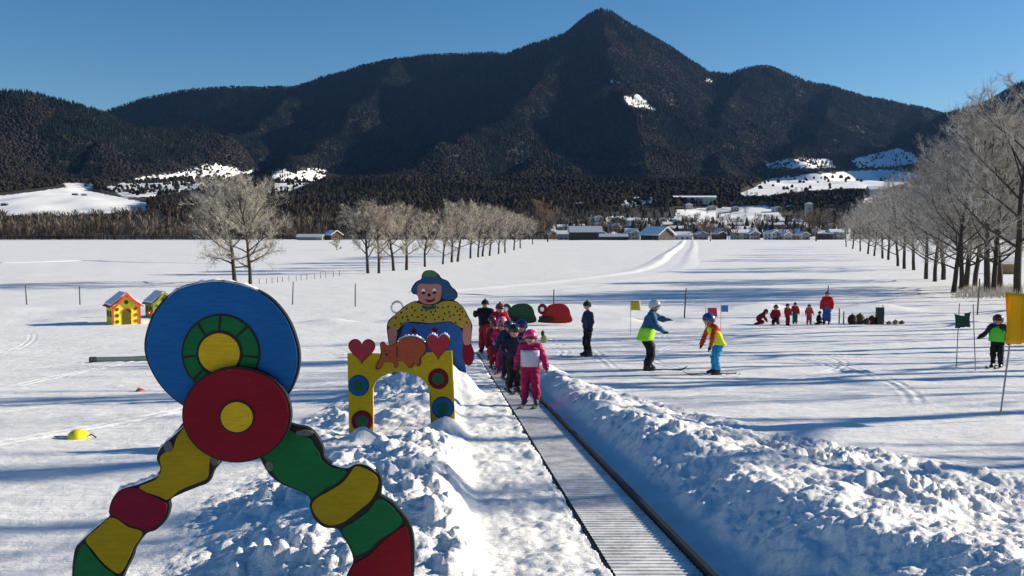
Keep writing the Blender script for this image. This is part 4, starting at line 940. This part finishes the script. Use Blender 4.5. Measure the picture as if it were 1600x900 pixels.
def banner(name, poles, rect, c, label, sag, rough=.6, folds=6):
    P = [ground_hit(px, py) for px, py, _ in poles]; o = P[0]; e = empty(name, o); tag(e, label, 'banner')
    for p, (px, py, tp) in zip(P, poles):
        topx = tp[0]; h = (py-tp[1])*p.y/F; lx = (topx-px)*p.y/F; q = p-o
        MB().tube([(q.x, q.y, -.1), (q.x+lx, q.y, h+q.z)], .013, 6).build('pole', M['pole_grey'], e)
    (x0, zt0, zb0), (x1, zt1, zb1) = rect; a = at(x0, 400, P[0].y); b = at(x1, 400, P[1].y); V = []; Fc = []; n = 28; m_ = 10
    for i in range(n+1):
        u = i/n; X = a.x+(b.x-a.x)*u-o.x; Yd = P[0].y+(P[1].y-P[0].y)*u; Y = Yd-o.y+.05*math.sin(u*folds*3.1)+.02*math.sin(u*folds*7)
        zt = at(800, zt0+(zt1-zt0)*u+sag*math.sin(math.pi*u), Yd).z-o.z; zb = at(800, zb0+(zb1-zb0)*u, Yd).z-o.z
        for j in range(m_+1): v = j/m_; V.append((X, Y-.03*math.sin(v*4+u*9), zb+(zt-zb)*v))
    for i in range(n):
        for j in range(m_): k = i*(m_+1)+j; Fc.append((k, k+m_+1, k+m_+2, k+1))
    ob = obj('cloth', np_mesh('cloth', V, Fc, cloth_mat('banner_cloth', c), True), e); md = ob.modifiers.new('thick', 'SOLIDIFY'); md.thickness = .006
banner('green_banner', [(1494, 574, (1496, 473)), (1525, 579, (1517, 474))], [(1496, 490, 513), (1518, 486.5, 510.5)], (.01, .075, .05), 'small dark green banner strung between two thin poles', 5)
banner('yellow_banner', [(1562, 649, (1582, 452)), (1632, 655, (1640, 445))], [(1576, 458, 538), (1640, 455, 536)], (.85, .52, .01), 'large yellow banner on thin poles at the right edge', 1.5, folds=5)

def playhouse(px, py, d, w, dp, h, rh, rz, cw, ct, cr_, label, roofsnow=True):
    p = at(px, py, d); z = zat(p.x, d); e = empty('playhouse', (p.x, d, z), rz); tag(e, label, 'playhouse', 'small playhouses at the foot of the slope')
    mw = mat('playhouse_wall', cw, .55, .3, 6); mt = mat('playhouse_trim', ct, .55, .1, 6); mr = mat('playhouse_roof', cr_, .6, .2, 6)
    gable(MB(), w, dp, h, rh, -.1).build('wall', mw, e)
    dk = mat('playhouse_opening', (.10, .08, .01), .8)
    dr = MB().plate([(-w*.16, 0), (w*.16, 0), (w*.16, h*.6)]+[(w*.16*math.cos(R(a)), h*.6+w*.16*math.sin(R(a))) for a in range(20, 180, 20)]+[(-w*.16, h*.6)], -dp/2-.02, -dp/2-.004).build('door', dk, e)
    MB().plate([(w*.19*math.cos(R(a)), h*.6+w*.19*math.sin(R(a))) for a in range(0, 181, 20)]+[(w*.165*math.cos(R(a)), h*.6+w*.165*math.sin(R(a))) for a in range(180, -1, -20)], -dp/2-.035, -dp/2-.022).build('door_frame', mt, dr)
    for sx in (-1, 1):
        mb = MB()
        for k in range(3): mb.plate([(sx*w*.34+.09*math.cos(R(a)), h*(.18+.32*k)+.09*math.sin(R(a))) for a in range(0, 360, 30)], -dp/2-.02, -dp/2-.004)
        mb.build('dots', mt if sx > 0 else dk, e)
        MB().box((sx*w*.485, -dp/2-.02, h/2), (.07, .04, h)).build('corner_post', mt, e)
    MB().plate([(w*.08*math.cos(R(a)), h+rh*.35+w*.08*math.sin(R(a))) for a in range(0, 360, 30)], -dp/2-.02, -dp/2-.004).build('gable_window', dk, e)
    for sy in (0,):
        MB().plate([(-w*.3-.25, h-.18), (0, h+rh+.02), (w*.3+.25, h-.18), (w*.3+.25, h-.02), (0, h+rh+.2), (-w*.3-.25, h-.02)], -dp/2-.2, -dp/2-.15).build('gable_trim', mt, e)
    rf = roof_mb(w, dp, h, rh, .16, .06).build('roof', mr, e)
    for k in range(2): MB().box((-w/2-.01, -dp*.2+k*dp*.42, h*.55), (.03, .3, .32)).build('window', dk, e)
    if roofsnow: roof_mb(w*.96, dp*.92, h+.07, rh, .10, .11).build('roof_snow', M['frost'], rf)
playhouse(193, 502, 46.5, 1.35, 1.5, 1.0, .5, .62, (.72, .68, .04), (.62, .05, .03), (.5, .04, .03), 'yellow playhouse with red gable trim and snow on its roof')
playhouse(250, 491, 52, 1.25, 1.2, .85, .5, .75, (.24, .27, .04), (.20, .22, .03), (.22, .2, .06), 'olive green playhouse half hidden behind the blue disc', True)
# small red flower marker between the playhouses
p = ground_hit(234, 499); e = empty('flower_marker', p); tag(e, 'small red flower-shaped marker between the two playhouses', 'marker')
MB().tube([(0, 0, -.05), (0, 0, .32)], .02, 6).build('stem', M['green'], e); mb = MB()
for k in range(5): mb.ball((.09*math.cos(k*1.257), 0, .36+.09*math.sin(k*1.257)), (.07, .03, .07), 8, 6)
mb.build('petals', M['heart'], e); MB().ball((0, -.03, .36), .04, 8, 6).build('flower_centre', M['white'], e)

# long padded roll on the groomed slope
p = ground_hit(150, 566); q = ground_hit(243, 563); e = empty('padded_roll', p); tag(e, 'long dark teal padded roll with black end lying on the groomed slope', 'padding')
v = q-p; MB().tube([(0, 0, .07), tuple(v*.5+Vector((0, 0, .06))), tuple(v+Vector((0, 0, .07)))], .075, 12).build('roll', mat('teal_cover', (.045, .085, .095), .5, .3, 8), e)
MB().tube([tuple(-v.normalized()*.16+Vector((0, 0, .07))), (0, 0, .07)], .085, 12).build('end_cap', M['rubber'], e)
p = ground_hit(122, 684); e = empty('slalom_dome', p); tag(e, 'round yellow half-dome slalom marker on the groomed slope at left', 'slalom marker')
MB().ball((0, 0, 0), (.125, .125, .105), 24, 10, 0).build('dome', mat('yellow_plastic', (.8, .72, .02), .4, .1, 9), e, True)
mb = MB(); mb.tube([(.12, 0, .02), (.17, -.01, .045), (.2, 0, .02), (.22, 0, .0)], .008, 6); mb.build('loop', M['rubber'], e)
mb = MB(); mb.tube([(-.12, 0, .015), (-.22, .01, .015), (-.3, .02, .01)], .008, 6); mb.build('cord', M['rubber'], e)
p = ground_hit(219, 611); e = empty('slalom_dome', p); tag(e, 'small flat red slalom marker half sunk in the snow', 'slalom marker')
MB().ball((0, 0, -.01), (.09, .09, .06), 20, 8, 0).build('dome', mat('red_plastic', (.75, .12, .13), .5, .1, 9), e, True)
MB().ball((-.02, 0, .045), (.03, .03, .02), 10, 6).build('knob', mat('red_plastic_dark', (.6, .08, .09), .5), e, True)
# little green and yellow marker in the snow beside the queue
p = ground_hit(850, 535); e = empty('plush_marker', p); tag(e, 'small dark green and yellow toy marker in the snow right of the queue', 'marker')
MB().ball((0, 0, .12), (.13, .1, .16), 12, 8).build('body', mat('toy_yellow', (.42, .45, .12), .9, .4, 20), e, True); MB().ball((-.05, 0, .34), (.07, .06, .12), 10, 8).build('cap', mat('toy_green', (.04, .09, .05), .9), e, True)

# ------------------------------------------------------------------ people
CM = {}
def cloth(c, rough=.75):
    k = tuple(c)+(rough,)
    if k not in CM: CM[k] = mat('fabric', c, rough, .16, 14, .35, 30)
    return CM[k]
SKIN = mat('skin', (.55, .27, .18), .55, .08, 12)
STAND = dict(pelvis=(0, .01, .50), chest=(0, .005, .72), neck=(0, 0, .835), head=(0, -.01, .915), hipL=(-.052, .01, .49), hipR=(.052, .01, .49), kneeL=(-.062, -.03, .275), kneeR=(.062, -.03, .275),
             ankL=(-.068, .012, .065), ankR=(.068, .012, .065), toeL=(-.075, -.085, .03), toeR=(.075, -.085, .03), shL=(-.105, .005, .785), shR=(.105, .005, .785), elL=(-.165, .0, .64), elR=(.165, .0, .64),
             wrL=(-.175, -.07, .51), wrR=(.175, -.07, .51), haL=(-.178, -.09, .465), haR=(.178, -.09, .465))
def icap(bm_v, bm_f, a, b, ra, rb, n=10):
    a = Vector(a); b = Vector(b); d = b-a
    if d.length < 1e-5: d = Vector((0, 0, 1e-4)); b = a+d
    z = d.normalized(); x = z.cross(Vector((0, 0, 1)) if abs(z.z) < .9 else Vector((1, 0, 0))).normalized(); y = z.cross(x); k0 = len(bm_v); rings = []
    for i in range(1, 5): t = math.pi/2*i/4; rings.append((a-z*ra*math.cos(t), ra*math.sin(t)))
    for i in range(0, 4): t = math.pi/2*i/4; rings.append((b+z*rb*math.sin(t), rb*math.cos(t)))
    bm_v.append(a-z*ra)
    for c, r in rings:
        for k in range(n): t = 2*math.pi*k/n; bm_v.append(c+(x*math.cos(t)+y*math.sin(t))*r)
    bm_v.append(b+z*rb); e = len(bm_v)-1
    for k in range(n): bm_f.append((k0, k0+1+(k+1) % n, k0+1+k))
    for i in range(len(rings)-1):
        for k in range(n): p = k0+1+i*n; j = (k+1) % n; bm_f.append((p+k, p+j, p+n+j, p+n+k))
    p = k0+1+(len(rings)-1)*n
    for k in range(n): bm_f.append((p+k, p+(k+1) % n, e))
def person(px=None, d=14., h=1.2, rz=0., pose=None, jacket=(.3, .02, .05), trousers=(.02, .02, .03), boots=(.03, .03, .035), gloves=(.02, .02, .02), hat=('helmet', (.5, .02, .1)), vest=None, bib=None, skis=None,
           goggles=True, label='', group=None, kid=True, pos=None, zoff=0., arms=1., bulk=1.2, fingers=False, ski_dir=0., coarse=False, belt=False):
    x, y = pos if pos else ((px-800)/F*d*1.0, d)
    z = (float(gz(y))+.067 if belt else zat(x, y))+zoff
    J = dict(STAND)
    if kid: J['head'] = (0, -.012, .905); J['neck'] = (0, 0, .82)
    if pose: J.update(pose)
    jr = random.Random(int((px or 0)*7+d*13))
    for s_ in 'LR':
        a, b, c = [jr.uniform(-.018, .018) for _ in range(3)]
        J['el'+s_] = tuple(Vector(J['el'+s_])+Vector((a*.6, b, 0))); 
        for q_ in ('wr', 'ha'): J[q_+s_] = tuple(Vector(J[q_+s_])+Vector((a*1.2, b*2.2, c)))
    if not pose: J['kneeL'] = tuple(Vector(J['kneeL'])+Vector((0, -.02, 0))); J['ankL'] = tuple(Vector(J['ankL'])+Vector((0, -.03, 0))); J['toeL'] = tuple(Vector(J['toeL'])+Vector((0, -.03, 0)))
    J = {k: Vector(v)*h for k, v in J.items()}
    rh = (.082 if kid else .066)*h; bk = bulk*h
    caps = [('jacket', J['chest']+Vector((-.045*h, 0, .01*h)), J['pelvis']+Vector((-.035*h, 0, .03*h)), .078*bk, .078*bk), ('jacket', J['chest']+Vector((.045*h, 0, .01*h)), J['pelvis']+Vector((.035*h, 0, .03*h)), .078*bk, .078*bk),
            ('jacket', J['shL'], J['shR'], .052*bk, .052*bk), ('jacket', J['chest'], J['neck'], .07*bk, .045*bk), ('trousers', J['hipL']*.5+J['pelvis']*.5, J['hipR']*.5+J['pelvis']*.5, .078*bk, .078*bk),
            ('skin', J['neck'], J['head'], .035*h, .04*h), ('skin', J['head']+Vector((0, 0, rh*.15)), J['head']-Vector((0, rh*.1, rh*.35)), rh*.92, rh*.74)]
    hd = J['head']; fw = Vector((0, -1, 0)); caps += [('skin', hd+fw*rh*.85-Vector((0, 0, rh*.05)), hd+fw*rh*1.02-Vector((0, 0, rh*.22)), rh*.10, rh*.14),
             ('skin', hd+Vector((-rh*.9, 0, -.1*rh)), hd+Vector((-rh*.93, 0, -.3*rh)), rh*.13, rh*.10), ('skin', hd+Vector((rh*.9, 0, -.1*rh)), hd+Vector((rh*.93, 0, -.3*rh)), rh*.13, rh*.10)]
    for s in 'LR':
        caps += [('trousers', J['hip'+s], J['knee'+s], .066*bk, .050*bk), ('trousers', J['knee'+s], J['ank'+s]+(J['knee'+s]-J['ank'+s])*.25, .050*bk, .050*bk),
                 ('boots', J['ank'+s]+(J['knee'+s]-J['ank'+s])*.28, J['ank'+s], .043*h, .043*h), ('boots', J['ank'+s]*1.0-Vector((0, 0, .02*h)), J['toe'+s], .042*h, .032*h),
                 ('jacket', J['sh'+s], J['el'+s], .046*bk, .039*bk), ('jacket', J['el'+s], J['wr'+s], .039*bk, .030*bk)]
        w = J['wr'+s]; hdn = J['ha'+s]; dv = (hdn-w).normalized(); sd_ = dv.cross(Vector((0, 0, 1)) if abs(dv.z) < .9 else Vector((0, -1, 0))).normalized()
        caps += [('gloves', w, w+dv*.03*h, .027*h, .026*h)]
        fl = .05*h
        for q, l in zip((-1.5, -.5, .5, 1.5), (.85, 1., .95, .75)):
            b0 = w+dv*.035*h+sd_*q*.011*h; m = b0+dv*fl*l*.55; caps += [('gloves', b0, m, .0095*h, .009*h), ('gloves', m, m+(dv*.8+fw*.5-Vector((0, 0, .15))).normalized()*fl*l*.5, .009*h, .008*h)]
        tb = w+dv*.015*h+sd_*(.022*h if s == 'R' else -.022*h); caps += [('gloves', tb, tb+(dv*.7+sd_*(1 if s == 'R' else -1)*.7+fw*.2).normalized()*.035*h, .011*h, .009*h)]
    V = []; Fc = []
    for c in caps: icap(V, Fc, c[1], c[2], c[3], c[4])
    me = bpy.data.meshes.new('tmp'); me.from_pydata([tuple(v) for v in V], [], Fc); to = bpy.data.objects.new('tmp', me); COL.objects.link(to)
    rm = to.modifiers.new('r', 'REMESH'); rm.mode = 'VOXEL'; rm.voxel_size = (.022 if coarse else (.0105 if y < 24 else .015))*h; sm = to.modifiers.new('s', 'SMOOTH'); sm.iterations = 2; sm.factor = .5
    bpy.context.view_layer.update(); ev = to.evaluated_get(bpy.context.evaluated_depsgraph_get()); bm_ = bpy.data.meshes.new_from_object(ev); bpy.data.objects.remove(to); bpy.data.meshes.remove(me)
    nv = len(bm_.vertices); co = np.zeros(nv*3); bm_.vertices.foreach_get('co', co); co = co.reshape(-1, 3); nr_ = np.zeros(nv*3); bm_.vertices.foreach_get('normal', nr_); nr_ = nr_.reshape(-1, 3)
    hz_ = co[:, 2]/h; below = co[:, 2] < (J['neck'].z-.01*h); sd0 = (px or 0)*.37
    wr_ = fbm(co[:, 0]*9/h+sd0, co[:, 2]*26/h+co[:, 1]*14/h, 4, 200)*.020*h+fbm(co[:, 1]*12/h+sd0, co[:, 2]*11/h, 3, 210)*.014*h
    co += nr_*(wr_*below)[:, None]; bm_.vertices.foreach_set('co', co.ravel())
    bm_.name = 'person'; n = len(bm_.polygons); cen = np.zeros(n*3); bm_.polygons.foreach_get('center', cen); cen = cen.reshape(-1, 3); best = np.full(n, 1e9); mi = np.zeros(n, int)
    order = ['jacket', 'trousers', 'boots', 'gloves', 'skin']
    for nm, a, b, ra, rb in caps:
        a = np.array(a); b = np.array(b); ab = b-a; t = np.clip(((cen-a)@ab)/max(ab@ab, 1e-9), 0, 1); dd = np.linalg.norm(cen-(a+t[:, None]*ab), axis=1)-(ra+(rb-ra)*t); m = dd < best; best[m] = dd[m]; mi[m] = order.index(nm)
    for m in (cloth(jacket), cloth(trousers), cloth(boots, .4), cloth(gloves), SKIN): bm_.materials.append(m)
    bm_.polygons.foreach_set('material_index', mi.astype(np.int32)); bm_.polygons.foreach_set('use_smooth', [True]*n); bm_.update()
    o = obj('person', bm_, None, (x, y, z)); o.rotation_euler = (0, 0, rz); tag(o, label, 'person', group)
    # headwear, goggles, face
    if hat:
        k, c = hat; hm = cloth(c, .25 if k == 'helmet' else .85)
        mb = MB(); sc = 1.22 if k == 'helmet' else 1.1; mb.ball(hd+Vector((0, rh*.10, rh*.20)), (rh*sc*.98, rh*sc*1.08, rh*sc*1.0), 20, 10, -.25, Matrix.Rotation(R(-22), 3, 'X'))
        if k == 'beanie': mb.ball(hd+Vector((0, rh*.05, rh*1.38)), rh*.25, 10, 6)
        if k == 'horned':
            for sx in (-1, 1): mb.tube([hd+Vector((sx*rh*.4, 0, rh*1.1)), hd+Vector((sx*rh*.5, 0, rh*1.7))], [rh*.2, rh*.08], 7)
        hm_o = mb.build('helmet' if k == 'helmet' else 'hat', hm, o, True); md = hm_o.modifiers.new('thick', 'SOLIDIFY'); md.thickness = rh*.12
        if k == 'helmet':
            sb = MB(); 
            for sx in (-1, 1): sb.tube([hd+Vector((sx*rh*1.0, -.1*rh, -.1*rh)), hd+Vector((sx*rh*.7, -.35*rh, -.75*rh)), hd+Vector((0, -.45*rh, -1.02*rh))], rh*.07, 6)
            sb.build('chin_strap', M['rubber'], hm_o)
    if goggles:
        gm = MB(); pts = [(math.sin(R(a)), -math.cos(R(a))) for a in range(-65, 66, 13)]
        V = []; Fc = []
        for i, (a, b) in enumerate(pts):
            for zz, rr in ((-.26, 1.0), (-.22, 1.12), (.16, 1.14), (.24, 1.02)): V.append(hd+Vector((a*rh*rr, b*rh*rr*1.02, zz*rh+.16*rh)))
        for i in range(len(pts)-1):
            for q in range(3): p_ = i*4+q; Fc.append((p_, p_+4, p_+5, p_+1))
        gm.add(V, Fc); go = gm.build('goggles', cloth((.02, .025, .04), .12), o, True); md = go.modifiers.new('thick', 'SOLIDIFY'); md.thickness = rh*.1
    else:
        eb = MB()
        for sx in (-1, 1): eb.ball(hd+Vector((sx*rh*.34, -rh*.90, rh*.10)), rh*.10, 8, 6)
        eb.build('eyes', M['rubber'], o)
    mo = MB().tube([hd+Vector((-rh*.26, -rh*.80, -rh*.52)), hd+Vector((0, -rh*.90, -rh*.57)), hd+Vector((rh*.26, -rh*.80, -rh*.52))], rh*.05, 6).build('mouth', cloth((.32, .06, .05), .5), o)
    def shell(name, zlist, m, r0, shoulder=False):
        V = []; Fc = []; n = 20
        for t, r in zlist:
            c = J['pelvis'].lerp(J['chest'], t)
            for q in range(n): a = 2*math.pi*q/n; V.append(c+Vector((math.cos(a)*r*1.42*h, math.sin(a)*r*h, 0)))
        for i in range(len(zlist)-1):
            for q in range(n): j = (q+1) % n; Fc.append((i*n+q, i*n+j, (i+1)*n+j, (i+1)*n+q))
        so_ = MB().add(V, Fc).build(name, m, o, True); md = so_.modifiers.new('thick', 'SOLIDIFY'); md.thickness = .006
    if vest: shell('vest', [(vest[1], .106*bulk), (vest[1]+.15, .100*bulk), ((vest[1]+vest[2])/2, .099*bulk), (vest[2]-.1, .097*bulk), (vest[2], .088*bulk)]+([(1.18, .080*bulk), (1.34, .050*bulk)] if vest[2] > .95 else []), cloth(vest[0], .6), 0)
    if bib:
        V = []; Fc = []
        for j in range(6):
            t = .12+j*.2; c = J['pelvis'].lerp(J['chest'], t)
            for q in range(9): a = R(-140+q*12.5); V.append(c+Vector((math.cos(a)*.138*h*bulk, math.sin(a)*.100*h*bulk, 0)))
        for j in range(5):
            for q in range(8): p_ = j*9+q; Fc.append((p_, p_+1, p_+10, p_+9))
        so_ = MB().add(V, Fc).build('bib', cloth(bib, .7), o, True); md = so_.modifiers.new('thick', 'SOLIDIFY'); md.thickness = .005
    if skis:
        g = float(gz(y+.5)-gz(y-.5)); fy = -math.cos(rz); sl_ = math.atan(g*fy)
        for s in 'LR':
            c = (J['ank'+s]+J['toe'+s])/2; L = h*(.92 if kid else .95); V = []; Fc = []; prof = [(-.46, .012), (-.44, 0), (-.2, 0), (.1, 0), (.35, 0), (.46, .006), (.50, .022), (.54, .05)]
            wd = [.030, .036, .032, .032, .036, .038, .03, .012]
            for (t, zz), w_ in zip(prof, wd):
                for sx, zz2 in ((-1, 0), (1, 0), (1, .012), (-1, .012)): V.append((sx*w_*(1.0 if kid else 1.15), -t*L, zz*L+zz2))
            for i in range(len(prof)-1):
                for q in range(4): Fc.append((i*4+q, i*4+(q+1) % 4, i*4+4+(q+1) % 4, i*4+4+q))
            Fc += [(3, 2, 1, 0), tuple(4*(len(prof)-1)+q for q in range(4))]
            so_ = MB().add(V, Fc).build('ski', cloth(skis, .3), o); so_.location = (c.x, c.y, -.004); so_.rotation_euler = (-sl_, 0, (ski_dir if s == 'L' else ski_dir*.6))
            MB().box((0, .03*h, .033), (.055, .15*h, .03)).build('binding', M['rubber'], so_)
    return o
NAVY = (.012, .016, .045); BLK = (.008, .009, .012); RED = (.40, .012, .015); PINK = (.50, .015, .09); DRED = (.22, .008, .02)
Q = 'children riding up the moving carpet'
riseL = dict(elL=(-.16, -.03, .66), wrL=(-.13, -.13, .60), haL=(-.11, -.16, .60))
spread = dict(elL=(-.175, .0, .66), elR=(.18, .0, .65), wrL=(-.21, -.05, .54), wrR=(.215, -.05, .52), haL=(-.22, -.07, .50), haR=(.225, -.07, .475), ankL=(-.082, .012, .065), ankR=(.082, .012, .065), toeL=(-.09, -.085, .03), toeR=(.09, -.085, .03), kneeL=(-.07, -.03, .275), kneeR=(.07, -.03, .275))
person(829, 13.75, 1.16, R(-6), spread, (.42, .012, .10), (.30, .006, .06), (.05, .06, .09), (.16, .01, .05), ('helmet', (.85, .03, .16)), bib=(.50, .50, .58), skis=(.12, .13, .16), label='child in pink snowsuit and bright pink helmet at the head of the belt queue', group=Q, belt=True)
person(803, 15.9, 1.20, R(8), riseL, NAVY, BLK, gloves=BLK, hat=('helmet', (.02, .02, .03)), skis=BLK, label='child all in dark navy right behind the pink one on the belt', group=Q, belt=True, bulk=1.1)
person(815, 17.3, 1.26, R(-10), None, (.02, .03, .10), NAVY, hat=('helmet', (.05, .03, .22)), bib=(.75, .76, .8), skis=BLK, label='child with violet-blue helmet and white bib in the belt queue', group=Q, belt=True)
person(795, 18.9, 1.22, R(5), spread, (.02, .035, .08), NAVY, hat=('helmet', (.03, .06, .12)), skis=BLK, label='child in slate blue jacket half hidden in the belt queue', group=Q, belt=True)
person(784, 20.4, 1.20, R(-5), riseL, PINK, (.25, .02, .08), hat=('helmet', (.55, .10, .12)), vest=((.10, .2, .3), .2, .8), skis=DRED, label='child in pink jacket with grey-blue vest in the middle of the queue', group=Q, belt=True)
person(773, 21.8, 1.16, R(10), None, DRED, DRED, hat=('helmet', (.25, .02, .04)), skis=BLK, label='small child in dark red suit and dark red helmet in the queue', group=Q, belt=True)
person(785, 23.4, 1.22, R(0), spread, RED, (.14, .01, .03), hat=('helmet', (.75, .25, .3)), skis=DRED, label='child in red with pale pink helmet farther down the queue', group=Q, belt=True)
person(769, 25.0, 1.20, R(0), None, (.35, .01, .02), (.32, .01, .02), hat=('helmet', (.10, .03, .03)), vest=((.25, .17, .04), .45, 1.0), skis=BLK, label='child in red suit with brownish vest near the end of the queue', group=Q, belt=True)
person(781, 26.6, 1.55, R(12), None, (.34, .01, .04), (.05, .01, .03), hat=('beanie', (.32, .04, .06)), skis=DRED, label='tall skier in red jacket and pink-red hat at the end of the queue', group=Q, belt=True)
person(758, 27.6, 1.66, R(-14), dict(elL=(-.19, 0, .70), wrL=(-.16, -.09, .78)), BLK, (.30, .012, .02), hat=('beanie', BLK), vest=None, skis=BLK, kid=False, label='tall figure in black jacket and hat, last in the belt queue', group=Q, belt=True, bulk=1.15)

# skiers on the slope to the right of the belt
person(919, 27.0, 1.68, R(-62), dict(wrL=(-.19, .03, .50), haL=(-.20, .03, .455), wrR=(.17, -.02, .50), haR=(.17, -.03, .455), head=(0, -.02, .93)), (.020, .025, .07), BLK, hat=('beanie', (.02, .05, .03)), skis=(.10, .10, .11), kid=False, bulk=.85,
       label='slim skier in dark navy standing alone between belt and instructor')
person(1014, 21.9, 1.76, R(78), dict(chest=(0, -.035, .72), neck=(0, -.06, .83), head=(0, -.09, .915), shL=(-.10, -.05, .785), shR=(.10, -.045, .785), pelvis=(0, .03, .5), hipL=(-.05, .03, .49), hipR=(.05, .03, .49), kneeL=(-.07, -.05, .28), kneeR=(.06, -.05, .28),
       elR=(.13, -.17, .73), wrR=(.11, -.29, .705), haR=(.10, -.34, .70), elL=(-.15, -.11, .64), wrL=(-.11, -.21, .585), haL=(-.10, -.245, .57)), (.02, .10, .22), BLK, hat=('helmet', (.55, .56, .58)), vest=((.36, .80, .03), -.28, .55), skis=BLK, kid=False,
       label='ski instructor in blue jacket and grey helmet reaching one arm forward', ski_dir=.25)
person(1121, 20.8, 1.46, R(-80), dict(chest=(0, -.05, .71), neck=(0, -.09, .81), head=(0, -.14, .885), shL=(-.10, -.07, .775), shR=(.10, -.07, .775), pelvis=(0, .05, .5), hipL=(-.05, .05, .49), hipR=(.05, .05, .49), kneeL=(-.06, -.02, .28), kneeR=(.06, -.02, .28),
       elL=(-.14, -.12, .62), wrL=(-.13, -.16, .48), haL=(-.13, -.175, .43), elR=(.14, -.12, .62), wrR=(.13, -.16, .48), haR=(.13, -.175, .43)), (.55, .05, .01), (.03, .28, .55), hat=('helmet', (.03, .05, .26)), vest=((.75, .85, .02), -.05, 1.08), skis=(.35, .05, .03), bulk=1.05,
       label='child in neon yellow vest, red sleeves and light blue trousers facing the instructor')
person(1563, 22.9, 1.36, R(-40), dict(elL=(-.19, -.06, .66), wrL=(-.27, -.13, .57), haL=(-.31, -.16, .54)), (.03, .03, .04), BLK, hat=('helmet', (.14, .012, .03)), vest=((.12, .62, .05), .0, 1.0), skis=BLK, bulk=1.1,
       label='child in neon green vest with one arm out beside the yellow banner')

# group farther down the slope
G = 'children in red on the snow at the foot of the slope'
kneel = dict(pelvis=(0, .04, .22), chest=(0, -.02, .43), neck=(0, -.04, .53), head=(0, -.06, .62), hipL=(-.052, .03, .21), hipR=(.052, .03, .21), kneeL=(-.08, -.14, .10), kneeR=(.08, -.14, .10), ankL=(-.08, .10, .05), ankR=(.08, .10, .05), toeL=(-.08, .17, .035), toeR=(.08, .17, .035),
             shL=(-.10, -.03, .49), shR=(.10, -.03, .49), elL=(-.15, -.08, .36), elR=(.15, -.08, .36), wrL=(-.12, -.17, .26), wrR=(.12, -.17, .26), haL=(-.11, -.2, .22), haR=(.11, -.2, .22))
lean = dict(kneel); lean.update(chest=(0, -.13, .37), neck=(0, -.19, .44), head=(0, -.25, .50), shL=(-.10, -.15, .43), shR=(.10, -.15, .43), elL=(-.15, -.2, .28), elR=(.15, -.2, .28), wrL=(-.12, -.28, .16), wrR=(.12, -.28, .16), haL=(-.11, -.3, .12), haR=(.11, -.3, .12))
kw = dict(group=G, coarse=True, boots=BLK)
person(1188, 46, 1.35, R(70), lean, DRED, DRED, hat=('beanie', (.08, .05, .04)), label='child in dark red leaning forward on the snow, leftmost of the group', goggles=False, **kw)
person(1214, 46, 1.45, R(-20), kneel, (.30, .015, .03), (.05, .02, .06), hat=('beanie', BLK), label='kneeling child in red and violet, second from the left of the group', goggles=False, **kw)
person(1232, 45.5, 1.12, R(30), None, (.30, .012, .02), DRED, hat=('beanie', BLK), label='standing child in dark red with black hat in the middle of the group', goggles=False, **kw)
person(1244, 46.4, 1.12, R(-10), None, (.36, .02, .03), (.01, .12, .08), hat=('beanie', (.02, .04, .03)), label='standing child in red jacket and green trousers in the group', goggles=False, **kw)
person(1266, 46, 1.05, R(0), spread, (.45, .05, .07), (.40, .05, .08), hat=('beanie', (.05, .05, .04)), label='child in light red suit with outstretched arms near the adult', goggles=False, **kw)
person(1281, 46, .95, R(60), kneel, BLK, BLK, hat=('beanie', BLK), label='small child in black sitting low beside the adult in red', goggles=False, **kw)
person(1294, 46, 1.70, R(-30), None, (.50, .012, .02), (.03, .09, .28), hat=('beanie', (.10, .07, .04)), kid=False, label='adult in red jacket and blue trousers standing over the group of children', goggles=False, boots=BLK, coarse=True)

# things left lying beside the group
def pack(px, d, w, h, c, label, group='bags left on the snow'):
    x = (px-800)/F*d; z = zat(x, d); e = empty('backpack', (x, d, z)); tag(e, label, 'bag', group)
    MB().ball((0, 0, h*.42), (w/2, w*.36, h*.56), 14, 10).build('bag', cloth(c), e, True)
    MB().ball((0, -w*.3, h*.3), (w*.3, w*.14, h*.26), 10, 8).build('pocket', cloth(tuple(q*1.3 for q in c)), e, True)
    MB().tube([(-w*.12, 0, h*.92), (0, 0, h*1.06), (w*.12, 0, h*.92)], .02, 6).build('handle', M['rubber'], e)
pack(1334, 46, .5, .52, (.05, .03, .02), 'large dark brown bag, leftmost of the bags on the snow')
pack(1346, 46.4, .55, .55, (.16, .10, .05), 'light brown bag between the dark brown and the reddish one')
pack(1357, 45.7, .35, .34, (.06, .04, .03), 'small low brown bag in the middle of the heap')
pack(1365, 46.2, .45, .45, (.09, .02, .02), 'dark reddish bag just left of the black upright box')
for q, px in enumerate((1392, 1402, 1412)): pack(px, 46+q*.2, .32, .16+.06*(q == 1), [(.22, .22, .10), (.30, .30, .14), (.10, .10, .08)][q], ['flat olive bundle on the snow just right of the black box', 'pale yellow-green bundle right of the black box, middle one of three', 'flat dark grey bundle, rightmost of those right of the black box'][q], 'bundles on the snow')
x = (1377-800)/F*46; e = empty('upright_box', (x, 46, zat(x, 46))); tag(e, 'tall narrow black box standing at the right end of the bags', 'box')
MB().box((0, 0, .40), (.36, .25, .9)).build('body', mat('black_box', (.025, .035, .03), .5), e); MB().box((0, 0, .865), (.38, .27, .03)).build('lid', M['rubber'], e)
MB().tube([(.15, 0, .86), (.15, 0, 1.0)], .025, 6).build('handle', M['rubber'], e)
for q, px in enumerate((1311, 1318)): stake(px, 506, 482 if q == 0 else 486, ['short dark stake just right of the adult in red', 'shorter stake left of the large dark brown bag'][q], .035)
